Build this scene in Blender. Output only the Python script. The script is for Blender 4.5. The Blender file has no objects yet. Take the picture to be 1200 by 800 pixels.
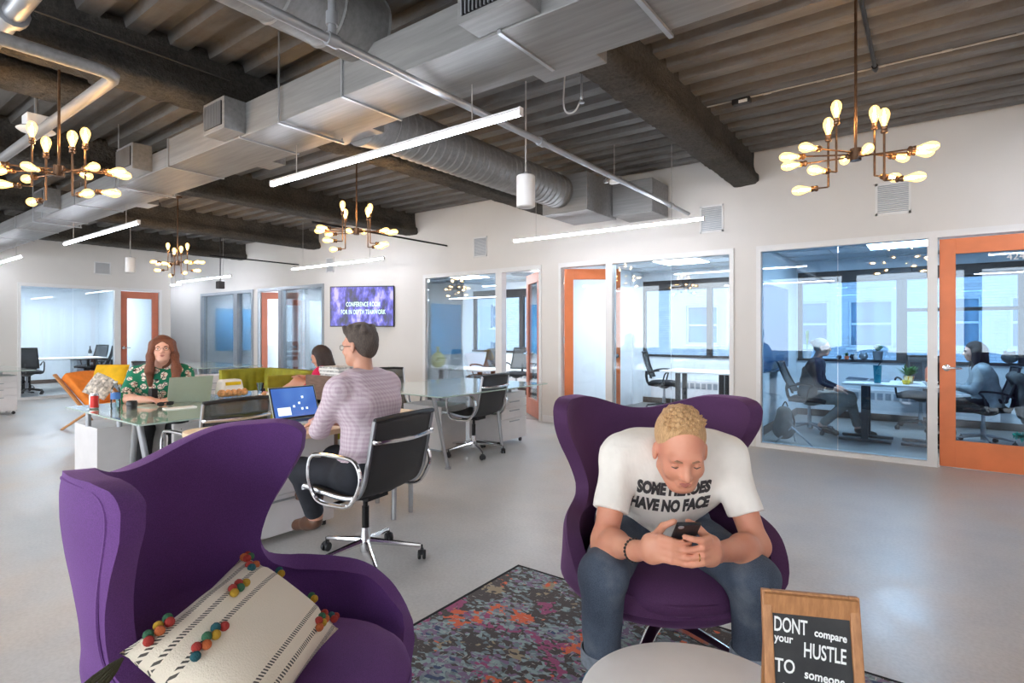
import bpy, bmesh, math, random
import numpy as np
from mathutils import Vector, Matrix, Euler, noise
from mathutils.bvhtree import BVHTree
SC = bpy.context.scene
COL = SC.collection
R = math.radians
PI = math.pi
random.seed(7)

# ------------------------------------------------------------------ camera, world, exposure
cam_d = bpy.data.cameras.new('camera'); cam = bpy.data.objects.new('camera', cam_d); COL.objects.link(cam)
cam.location = (0, 0, 1.32); cam.rotation_euler = (R(90), 0, R(36.7))
cam_d.sensor_width = 36; cam_d.lens = 36 * 657 / 1200; cam_d.shift_y = -11.5 / 1200; cam_d.clip_end = 200; cam_d.clip_start = .05
SC.camera = cam
world = bpy.data.worlds.new('world'); SC.world = world; world.use_nodes = True
bg = world.node_tree.nodes['Background']; bg.inputs[0].default_value = (.88, .94, 1, 1); bg.inputs[1].default_value = 2.1
SC.view_settings.view_transform = 'Standard'; SC.view_settings.look = 'None'
SC.view_settings.gamma = 1; SC.view_settings.use_curve_mapping = False
SC.view_settings.exposure = 2.05
SC.cycles.use_denoising = True
SC.cycles.max_bounces = 8; SC.cycles.diffuse_bounces = 4; SC.cycles.glossy_bounces = 4; SC.cycles.transparent_max_bounces = 16
SC.cycles.transmission_bounces = 6; SC.cycles.sample_clamp_indirect = 8; SC.cycles.caustics_reflective = False; SC.cycles.caustics_refractive = False
YAW = R(36.7)

# ------------------------------------------------------------------ materials
def lin(c):
    return tuple(((x / 255) / 12.92 if x / 255 <= .04045 else ((x / 255 + .055) / 1.055) ** 2.4) for x in c) + (1,)
MATS = {}
class NT:
    def __init__(s, name):
        s.m = bpy.data.materials.new(name); s.m.use_nodes = True; s.t = s.m.node_tree
        s.b = s.t.nodes['Principled BSDF']; s.out = s.t.nodes['Material Output']
        MATS[name] = s.m
    def n(s, typ, ins=None, **kw):
        nd = s.t.nodes.new(typ)
        for k, v in kw.items(): setattr(nd, k, v)
        for k, v in (ins or {}).items():
            if hasattr(v, 'is_output') or isinstance(v, bpy.types.NodeSocket): s.t.links.new(v, nd.inputs[k])
            else: nd.inputs[k].default_value = v
        return nd
    def l(s, a, b): s.t.links.new(a, b)
    def set(s, **kw):
        for k, v in kw.items():
            k = k.replace('_', ' ')
            if isinstance(v, bpy.types.NodeSocket): s.l(v, s.b.inputs[k])
            else: s.b.inputs[k].default_value = v
    def coord(s, scale=(1, 1, 1), rot=(0, 0, 0), which='Object', loc=(0, 0, 0)):
        tc = s.n('ShaderNodeTexCoord')
        mp = s.n('ShaderNodeMapping', {'Vector': tc.outputs[which], 'Scale': scale, 'Rotation': rot, 'Location': loc})
        return mp.outputs[0]
    def noise(s, vec, scale=5, detail=4, rough=.55):
        return s.n('ShaderNodeTexNoise', {'Vector': vec, 'Scale': scale, 'Detail': detail, 'Roughness': rough})
    def ramp(s, fac, stops, interp='LINEAR'):
        r = s.n('ShaderNodeValToRGB', {'Fac': fac}); e = r.color_ramp; e.interpolation = interp
        while len(e.elements) < len(stops): e.elements.new(.5)
        for el, (p, c) in zip(e.elements, stops): el.position = p; el.color = c if len(c) == 4 else tuple(c) + (1,)
        return r.outputs[0]
    def mix(s, fac, a, b, blend='MIX'):
        m = s.n('ShaderNodeMix', data_type='RGBA', blend_type=blend)
        for i, v in ((0, fac), (6, a), (7, b)):
            if isinstance(v, bpy.types.NodeSocket): s.l(v, m.inputs[i])
            else: m.inputs[i].default_value = v
        return m.outputs[2]
    def math(s, op, a, b=0.0, c=None):
        m = s.n('ShaderNodeMath', operation=op)
        for i, v in enumerate((a, b) if c is None else (a, b, c)):
            if isinstance(v, bpy.types.NodeSocket): s.l(v, m.inputs[i])
            else: m.inputs[i].default_value = v
        return m.outputs[0]
    def bump(s, h, strength=.3, dist=.01):
        b = s.n('ShaderNodeBump', {'Height': h, 'Strength': strength, 'Distance': dist}); s.l(b.outputs[0], s.b.inputs['Normal'])
    def sep(s, vec):
        return s.n('ShaderNodeSeparateXYZ', {0: vec}).outputs

def plain(name, rgb, rough=.5, metal=0.0, var=.06, vscale=6, bump=0.0, bscale=60, coat=0.0, spec=None, sheen=0.0):
    m = NT(name); c = lin(rgb); v = m.coord()
    nz = m.noise(v, vscale, 3)
    d = tuple(x * (1 - var * 2) for x in c[:3]) + (1,); u = tuple(min(1, x * (1 + var * 2)) for x in c[:3]) + (1,)
    m.set(Base_Color=m.ramp(nz.outputs[0], [(.3, d), (.7, u)]), Roughness=rough, Metallic=metal)
    if coat: m.set(Coat_Weight=coat)
    if spec is not None: m.b.inputs['Specular IOR Level'].default_value = spec
    if sheen: m.set(Sheen_Weight=sheen, Sheen_Roughness=.4)
    if bump: m.bump(m.noise(v, bscale, 3).outputs[0], bump, .005)
    return m.m
def emit(name, rgb, strength, rough=.5):
    m = NT(name); m.set(Base_Color=lin(rgb), Emission_Color=lin(rgb), Emission_Strength=strength, Roughness=rough); return m.m
def glass(name, rgb=(225, 240, 248), refl=1.0, tint=1.0):
    m = NT(name); t = m.t
    lw = m.n('ShaderNodeFresnel', {'IOR': 1.5}); 
    tr = m.n('ShaderNodeBsdfTransparent', {0: lin(rgb)}); gl = m.n('ShaderNodeBsdfGlossy', {'Roughness': 0.01, 0: (1, 1, 1, 1)})
    f = m.math('MULTIPLY', lw.outputs[0], refl)
    mx = m.n('ShaderNodeMixShader', {0: f, 1: tr.outputs[0], 2: gl.outputs[0]}); m.l(mx.outputs[0], m.out.inputs[0]); return m.m

plain('white_wall', (216, 211, 205), .75, var=.012, vscale=1.5, bump=.05, bscale=200)
plain('office_wall', (226, 231, 235), .75, var=.012, vscale=1.5)
plain('office_ceiling', (226, 231, 236), .85, var=.03, vscale=30)
plain('white_frame', (222, 220, 218), .4, var=.01)
plain('grey_frame', (165, 170, 176), .35, .5, var=.02)
plain('dark_frame', (62, 58, 58), .45, .2, var=.05)
plain('brown_base', (98, 80, 70), .5, var=.08)
plain('chrome', (225, 225, 228), .12, 1.0, var=.02)
plain('brushed_metal', (176, 178, 182), .3, 1.0, var=.04)
plain('silver_paint', (172, 174, 178), .35, .6, var=.03)
plain('black_plastic', (30, 30, 33), .45, var=.1)
plain('black_metal', (26, 26, 28), .4, .5, var=.1)
plain('white_metal', (224, 220, 220), .4, var=.02)
plain('off_white_top', (244, 242, 238), .35, var=.02)
plain('bronze', (104, 80, 62), .38, .85, var=.12, vscale=30)
plain('rubber', (22, 22, 24), .7, var=.1)
plain('white_plastic', (226, 224, 222), .4, var=.02)
plain('dark_wire', (60, 56, 54), .6)
plain('light_wire', (175, 170, 165), .5)
plain('leather_brown', (98, 66, 48), .4, var=.15, bump=.2)
plain('sole', (52, 38, 30), .7)
plain('teal_shoe', (20, 120, 140), .6, var=.2, vscale=60, bump=.3, bscale=200)
plain('grey_shoe', (80, 66, 58), .7)
plain('sock_blue', (70, 80, 125), .9)
plain('black_cloth', (24, 24, 28), .9, var=.2, vscale=20)
plain('navy_cloth', (30, 32, 48), .9, var=.2, vscale=20)
plain('grey_cloth', (92, 92, 90), .9, var=.1, vscale=20)
plain('grey_pants', (152, 144, 134), .9, var=.08, vscale=14)
plain('denim_light', (150, 158, 162), .9, var=.12, vscale=10)
plain('pink_cloth', (214, 22, 84), .85, var=.1)
plain('dark_pants', (34, 36, 44), .85, var=.15, vscale=12, bump=.2, bscale=300)
plain('olive_fabric', (150, 146, 40), .85, var=.1, vscale=8, bump=.2, bscale=400)
plain('orange_fabric', (232, 132, 44), .85, var=.08, bump=.2, bscale=300)
plain('yellow_fabric', (232, 178, 20), .85, var=.08, bump=.3, bscale=200)
plain('patterned_cloth', (205, 190, 176), .9, var=.35, vscale=22)
plain('camera_black', (28, 28, 30), .35, var=.2, vscale=40)
plain('orange_bottle', (226, 120, 84), .4)
plain('teal_bottle', (24, 138, 160), .35)
plain('yellow_pot', (236, 200, 20), .5)
plain('leaf', (70, 120, 60), .6, var=.3, vscale=20)
plain('leaf_pale', (170, 205, 180), .6, var=.2, vscale=20)
plain('grass_leaf', (90, 170, 60), .6, var=.3, vscale=20)
plain('zinc', (150, 156, 162), .4, .7)
plain('ceramic_white', (230, 230, 232), .3)
plain('paper', (240, 238, 234), .8, var=.01)
plain('bread', (214, 160, 110), .8, var=.25, vscale=40)
plain('green_glass', (196, 200, 130), .15, var=.1)
plain('navy_panel', (30, 84, 128), .25, var=.05, vscale=2)
plain('blue_board', (104, 184, 238), .3, var=.05, vscale=1.2)
plain('feather_teal', (60, 205, 180), .9, var=.3, vscale=40)
plain('orange_paper', (232, 110, 70), .8)
plain('red_paint', (190, 60, 40), .5)
plain('soda_red', (214, 60, 56), .3, .3)
plain('alu', (200, 196, 194), .25, .9)
plain('label_blue', (70, 120, 190), .5)
plain('pom_red', (176, 58, 50), .95, bump=.8, bscale=500); plain('pom_green', (60, 110, 80), .95, bump=.8, bscale=500)
plain('pom_yellow', (190, 150, 44), .95, bump=.8, bscale=500); plain('pom_orange', (204, 108, 60), .95, bump=.8, bscale=500)
plain('pom_teal', (40, 92, 100), .95, bump=.8, bscale=500)
plain('tassel_olive', (58, 54, 34), .95, bump=.6, bscale=300)
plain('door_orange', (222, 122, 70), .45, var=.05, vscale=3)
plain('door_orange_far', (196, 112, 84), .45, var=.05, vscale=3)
plain('book_stack', (190, 190, 188), .7, var=.3, vscale=40)
plain('lampshade_far', (250, 238, 210), .7)
plain('beads', (40, 30, 26), .35, var=.4, vscale=150)
plain('gold', (230, 200, 140), .2, 1.0)
emit('tube_light', (235, 242, 255), 12); emit('panel_light', (238, 245, 252), 11); emit('filament', (255, 200, 128), 230)
emit('small_lamp', (255, 244, 215), .35)
glass('clear_glass', (236, 243, 248), .9); glass('tinted_glass', (200, 222, 238), 1.1); glass('window_glass', (218, 231, 241), .7)
glass('bottle_plastic', (225, 238, 248), 1.2)

def m_bulb():
    m = NT('bulb_glow'); t = m.n('ShaderNodeBsdfTransparent'); e = m.n('ShaderNodeEmission', {0: lin((255, 196, 112)), 1: 1.0}); g = m.n('ShaderNodeBsdfGlossy', {'Roughness': .05})
    a = m.n('ShaderNodeMixShader', {0: .72, 1: t.outputs[0], 2: e.outputs[0]}); b = m.n('ShaderNodeMixShader', {0: .05, 1: a.outputs[0], 2: g.outputs[0]}); m.l(b.outputs[0], m.out.inputs[0])
m_bulb()
def m_purple(name, rgb):
    m = NT(name); v = m.coord(); c = lin(rgb)
    f = m.noise(v, 420, 2); g = m.noise(v, 3, 2)
    a = tuple(x * .72 for x in c[:3]) + (1,); b = tuple(x * 1.3 for x in c[:3]) + (1,)
    col = m.mix(.35, m.ramp(f.outputs[0], [(.35, a), (.65, b)]), m.ramp(g.outputs[0], [(.3, a), (.7, b)]))
    m.set(Base_Color=col, Roughness=.85, Sheen_Weight=.35, Sheen_Roughness=.35, Sheen_Tint=lin((170, 120, 180))); m.bump(f.outputs[0], .25, .002); return m.m
m_purple('purple_felt', (94, 52, 116)); m_purple('plum_felt', (78, 42, 82))

def m_floor():
    m = NT('concrete_floor'); v = m.coord()
    a = m.noise(v, .55, 4, .6); b = m.noise(v, 2.6, 6, .65); c = m.noise(v, 60, 4)
    col = m.ramp(a.outputs[0], [(.34, lin((192, 192, 192))), (.52, lin((200, 196, 191))), (.66, lin((208, 190, 170)))])
    col = m.mix(.35, col, m.ramp(b.outputs[0], [(.3, lin((180, 178, 176))), (.6, lin((218, 215, 210)))]))
    col = m.mix(.12, col, m.ramp(c.outputs[0], [(.35, lin((110, 104, 98))), (.6, lin((215, 212, 208)))]))
    m.set(Base_Color=col, Roughness=m.ramp(b.outputs[0], [(.3, (.28,) * 3), (.7, (.42,) * 3)])); m.bump(b.outputs[0], .04, .01); return m.m
m_floor()
def m_planks():
    m = NT('office_floor'); v = m.coord()
    br = m.n('ShaderNodeTexBrick', {'Vector': m.coord((1, 1, 1)), 'Color1': lin((140, 134, 128)), 'Color2': lin((164, 158, 152)), 'Mortar': lin((110, 106, 102)), 'Scale': 1, 'Mortar Size': .003, 'Brick Width': 1.2, 'Row Height': .16})
    g = m.noise(m.coord((2, 30, 1)), 3, 5)
    m.set(Base_Color=m.mix(.3, br.outputs[0], m.ramp(g.outputs[0], [(.3, lin((110, 104, 100))), (.7, lin((180, 174, 168)))])), Roughness=.4); return m.m
m_planks()
def m_deck():
    m = NT('metal_deck'); v = m.coord(); vs = m.coord((.8, 4, 4))
    s = m.noise(vs, 1.6, 5, .6); d = m.noise(v, 7, 6, .75)
    col = m.ramp(s.outputs[0], [(.3, lin((88, 86, 84))), (.5, lin((108, 106, 104))), (.7, lin((124, 122, 120)))])
    spots = m.ramp(d.outputs[0], [(.5, (0,) * 3), (.62, (1,) * 3)])
    col = m.mix(m.math('MULTIPLY', spots, .35), col, lin((98, 82, 66)))
    m.set(Base_Color=col, Roughness=.6, Metallic=.15); m.bump(d.outputs[0], .3, .01); return m.m
m_deck()
def m_fluff():
    m = NT('fireproofing'); v = m.coord(); a = m.noise(v, 38, 6, .7); b = m.noise(v, 3, 4)
    col = m.ramp(a.outputs[0], [(.3, lin((38, 37, 36))), (.62, lin((100, 96, 90)))])
    col = m.mix(.5, col, m.ramp(b.outputs[0], [(.35, lin((52, 50, 49))), (.75, lin((100, 92, 80)))]))
    m.set(Base_Color=col, Roughness=.95); m.bump(a.outputs[0], 1.0, .05); return m.m
m_fluff()
def m_duct():
    m = NT('duct_metal'); vs = m.coord((1, 1, 1)); w = m.noise(m.coord((.6, 9, 9)), 4, 4)
    col = m.ramp(w.outputs[0], [(.3, lin((122, 121, 121))), (.7, lin((142, 141, 140)))])
    m.set(Base_Color=col, Roughness=.45, Metallic=.12); return m.m
m_duct()
def m_wood(name, c1, c2, sc=(2, 30, 30), rough=.5):
    m = NT(name); g = m.noise(m.coord(sc), 3, 6, .6); k = m.noise(m.coord(), 2, 2)
    m.set(Base_Color=m.mix(.25, m.ramp(g.outputs[0], [(.35, lin(c1)), (.65, lin(c2))]), m.ramp(k.outputs[0], [(.3, lin(c1)), (.7, lin(c2))])), Roughness=rough); return m.m
m_wood('maple', (226, 190, 150), (240, 214, 180), (3, 40, 40), .35); m_wood('frame_wood', (150, 100, 62), (186, 132, 86), (40, 40, 3)); m_wood('walnut_panel', (96, 72, 60), (134, 104, 90), (4, 4, 40)); m_wood('chair_wood', (170, 112, 60), (205, 148, 88), (4, 30, 30))
def m_chalk():
    m = NT('chalkboard'); n = m.noise(m.coord(), 9, 5)
    m.set(Base_Color=m.ramp(n.outputs[0], [(.3, lin((34, 34, 36))), (.7, lin((58, 58, 58)))]), Roughness=.75); return m.m
m_chalk(); plain('chalk', (235, 235, 232), .9)
def m_frost():
    m = NT('frosted_green_glass'); m.set(Base_Color=lin((196, 218, 206)), Roughness=.12, Transmission_Weight=.25, Coat_Weight=.6, Coat_Roughness=.03, IOR=1.45); return m.m
m_frost(); plain('glass_edge', (96, 150, 136), .2)
def m_mesh(name, rgb, alpha):
    m = NT(name); w = m.n('ShaderNodeTexBrick', {'Vector': m.coord(), 'Scale': 260, 'Mortar Size': .12})
    t = m.n('ShaderNodeBsdfTransparent'); m.set(Base_Color=lin(rgb), Roughness=.6)
    mx = m.n('ShaderNodeMixShader', {0: alpha, 1: t.outputs[0], 2: m.b.outputs[0]}); m.l(mx.outputs[0], m.out.inputs[0]); m.bump(w.outputs[1], .2, .002); return m.m
m_mesh('black_mesh', (58, 58, 60), .84); m_mesh('black_mesh_thin', (58, 60, 62), .64)
def m_skin(name, rgb, red=(196, 110, 90)):
    m = NT(name); v = m.coord(); a = m.noise(v, 9, 4); c = lin(rgb)
    col = m.mix(m.ramp(a.outputs[0], [(.35, (0,) * 3), (.75, (.45,) * 3)]), c, lin(red))
    m.set(Base_Color=col, Roughness=.5, Subsurface_Weight=.08, Subsurface_Radius=(.01, .004, .002)); m.bump(m.noise(v, 220, 3).outputs[0], .12, .002); return m.m
m_skin('skin_tan', (222, 158, 128), (206, 112, 88)); m_skin('skin_fair', (234, 186, 164), (220, 140, 120)); m_skin('skin_mid', (214, 160, 134), (190, 120, 98))
plain('lips', (192, 120, 106), .5); plain('brow_blond', (150, 110, 84), .8); plain('eye_white', (236, 232, 228), .25); plain('eye_iris', (50, 44, 42), .2)
def m_hair(name, c1, c2, sc=(60, 60, 8)):
    m = NT(name); n = m.noise(m.coord(sc), 6, 4, .7)
    m.set(Base_Color=m.ramp(n.outputs[0], [(.35, lin(c1)), (.65, lin(c2))]), Roughness=.55); m.bump(n.outputs[0], .7, .01); return m.m
m_hair('hair_blond', (190, 138, 92), (240, 200, 146)); m_hair('hair_auburn', (92, 50, 34), (146, 88, 60)); m_hair('hair_brown', (62, 50, 44), (104, 90, 80)); m_hair('hair_grey', (150, 150, 140), (206, 204, 190)); m_hair('hair_dark', (30, 24, 24), (66, 50, 46))
def m_tee():
    m = NT('white_tee'); v = m.coord(); n = m.noise(v, 9, 3); f = m.noise(m.coord((1, 1, .5)), 7, 4)
    m.set(Base_Color=m.ramp(n.outputs[0], [(.3, lin((240, 233, 222))), (.7, lin((250, 244, 234)))]), Roughness=.85); m.bump(f.outputs[0], .5, .03); return m.m
m_tee(); plain('tee_print', (66, 62, 62), .8, var=.15, vscale=60)
def m_denim():
    m = NT('denim'); v = m.coord(); a = m.noise(v, 5, 4); f = m.noise(v, 600, 2); w = m.noise(m.coord((1, 1, .4)), 14, 4)
    col = m.ramp(a.outputs[0], [(.35, lin((42, 52, 68))), (.55, lin((66, 78, 94))), (.74, lin((120, 126, 134)))])
    m.set(Base_Color=m.mix(.2, col, m.ramp(f.outputs[0], [(.4, lin((30, 40, 60))), (.6, lin((140, 150, 165)))])), Roughness=.85); m.bump(w.outputs[0], .45, .02); return m.m
m_denim(); plain('denim_cuff', (132, 140, 150), .9, var=.1, vscale=60)
def m_gingham():
    m = NT('gingham_shirt'); x, y, z = m.sep(m.coord((1, 1, 1)))[:3]
    def st(c, k): return m.math('GREATER_THAN', m.math('FRACT', m.math('MULTIPLY', c, k)), .5)
    s = m.math('ADD', st(m.math('ADD', x, y), 42.), st(z, 42.)); f = m.math('MULTIPLY', s, .5)
    col = m.mix(f, lin((216, 200, 206)), lin((194, 170, 182)))
    m.set(Base_Color=col, Roughness=.85); m.bump(m.noise(m.coord((1, 1, .35)), 8, 4).outputs[0], .6, .03); return m.m
m_gingham()
def m_blouse():
    m = NT('floral_blouse'); v = m.coord(); n = m.n('ShaderNodeTexVoronoi', {'Vector': v, 'Scale': 17, 'Randomness': 1.0}, feature='F1')
    e = m.n('ShaderNodeTexVoronoi', {'Vector': v, 'Scale': 34}, feature='DISTANCE_TO_EDGE')
    petals = m.ramp(n.outputs['Distance'], [(0, (1,) * 3), (.42, (1,) * 3), (.46, (0,) * 3)], 'CONSTANT')
    veins = m.ramp(e.outputs[0], [(0, (1,) * 3), (.06, (0,) * 3)], 'CONSTANT')
    col = m.mix(petals, lin((16, 122, 92)), lin((236, 226, 214))); col = m.mix(m.math('MULTIPLY', veins, petals), col, lin((40, 38, 40)))
    pink = m.ramp(n.outputs['Distance'], [(0, (1,) * 3), (.14, (0,) * 3)], 'CONSTANT'); col = m.mix(pink, col, lin((214, 150, 140)))
    m.set(Base_Color=col, Roughness=.8); return m.m
m_blouse()
def m_rug():
    m = NT('distressed_rug'); v = m.coord()
    a = m.n('ShaderNodeTexVoronoi', {'Vector': m.coord((1, 1.6, 1)), 'Scale': 38}); x = m.noise(v, 1.9, 4, .6); y = m.noise(m.coord((1, 1, 1), loc=(5.3, 3.1, 0)), 3.2, 4, .6); w = m.noise(m.coord((1, 1, 1), loc=(1.3, 8.1, 0)), 5, 3, .6)
    st = m.noise(m.coord((60, 9, 1)), 2, 2); st2 = m.noise(m.coord((9, 60, 1)), 2, 2)
    ac = m.sep(a.outputs['Color'])
    j1 = m.math('ADD', x.outputs[0], m.math('MULTIPLY', m.math('SUBTRACT', ac[0], .5), .14))
    base = m.ramp(j1, [(0, lin((58, 46, 40))), (.44, lin((64, 50, 44))), (.47, lin((110, 126, 130))), (.5, lin((146, 164, 164))), (.53, lin((124, 96, 128))), (.56, lin((128, 132, 140))), (.59, lin((38, 60, 100))), (.66, lin((96, 60, 96)))], 'CONSTANT')
    j2 = m.math('ADD', y.outputs[0], m.math('MULTIPLY', m.math('SUBTRACT', ac[1], .5), .1)); j3 = m.math('ADD', w.outputs[0], m.math('MULTIPLY', m.math('SUBTRACT', ac[2], .5), .12))
    col = m.mix(m.ramp(j3, [(0, (1,) * 3), (.375, (0,) * 3)], 'CONSTANT'), base, lin((160, 62, 110)))
    col = m.mix(m.ramp(j3, [(0, (0,) * 3), (.65, (1,) * 3)], 'CONSTANT'), col, lin((160, 140, 110)))
    col = m.mix(m.ramp(j2, [(0, (0,) * 3), (.625, (1,) * 3)], 'CONSTANT'), col, lin((226, 96, 44)))
    fl = m.ramp(m.math('MAXIMUM', st.outputs[0], st2.outputs[0]), [(0, (0,) * 3), (.68, (1,) * 3)], 'CONSTANT'); col = m.mix(m.math('MULTIPLY', fl, .8), col, lin((206, 196, 186)))
    m.set(Base_Color=col, Roughness=.95, Sheen_Weight=.2); m.bump(m.noise(v, 300, 3).outputs[0], .6, .004); return m.m
m_rug()
def m_brick():
    m = NT('painted_brick'); v = m.coord((1, 1, 1), (R(90), 0, 0))
    b = m.n('ShaderNodeTexBrick', {'Vector': v, 'Color1': lin((146, 149, 153)), 'Color2': lin((130, 134, 140)), 'Mortar': lin((106, 112, 120)), 'Scale': 1, 'Mortar Size': .008, 'Brick Width': .22, 'Row Height': .075})
    m.set(Base_Color=b.outputs[0], Roughness=.8); m.bump(b.outputs[1], -.4, .01); return m.m
m_brick()
def m_blinds():
    m = NT('far_window_pane'); x, y, z = m.sep(m.coord((1, 1, 1)))[:3]
    s = m.math('GREATER_THAN', m.math('FRACT', m.math('MULTIPLY', z, 22.)), .5); k = m.noise(m.coord((1, 1, 1)), 1.3, 2)
    m.set(Base_Color=m.mix(m.math('MULTIPLY', s, .35), m.ramp(k.outputs[0], [(.35, lin((38, 68, 90))), (.65, lin((60, 94, 116)))]), lin((92, 120, 138))), Roughness=.25); return m.m
m_blinds()
def m_pillow():
    m = NT('striped_cushion'); x, y, z = m.sep(m.coord((1, 1, 1)))[:3]
    # woven bands across the short side, each band a diagonal hatch
    d = m.math('FRACT', m.math('MULTIPLY', m.math('ADD', x, m.math('MULTIPLY', y, .6)), 120.)); h = m.math('GREATER_THAN', d, .5)
    band = None
    for c in (.168, .136, .104, .06, -.085, -.122, -.158):
        b = m.math('LESS_THAN', m.math('ABSOLUTE', m.math('SUBTRACT', y, c)), .0055)
        band = b if band is None else m.math('ADD', band, b)
    f = m.math('MULTIPLY', h, m.math('MINIMUM', band, 1.0))
    m.set(Base_Color=m.mix(m.math('MULTIPLY', f, .92), lin((232, 220, 200)), lin((44, 42, 40))), Roughness=.9); m.bump(m.noise(m.coord(), 260, 3).outputs[0], .5, .004); return m.m
m_pillow()
def m_screen_tv():
    m = NT('tv_picture'); v = m.coord((1, 1, 1)); a = m.noise(m.coord((3.2, 1, 1.6)), 1.7, 4, .6)
    col = m.ramp(a.outputs[0], [(.38, lin((10, 8, 34))), (.46, lin((44, 34, 130))), (.54, lin((96, 90, 215))), (.64, lin((190, 180, 250)))])
    m.set(Base_Color=(0, 0, 0, 1), Emission_Color=col, Emission_Strength=.3, Roughness=.3); return m.m
m_screen_tv(); emit('tv_text', (190, 225, 200), .28); 
def m_screen_lap():
    m = NT('laptop_picture'); a = m.noise(m.coord(), 3, 2)
    col = m.ramp(a.outputs[0], [(.4, lin((70, 110, 190))), (.6, lin((96, 140, 214)))])
    m.set(Base_Color=(0, 0, 0, 1), Emission_Color=col, Emission_Strength=.26, Roughness=.15); return m.m
m_screen_lap(); emit('laptop_window', (215, 228, 245), .28); plain('laptop_silver', (186, 194, 178), .35, .5, var=.02); emit('monitor_dark', (40, 46, 60), .05)
def M(n): return MATS[n]

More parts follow.
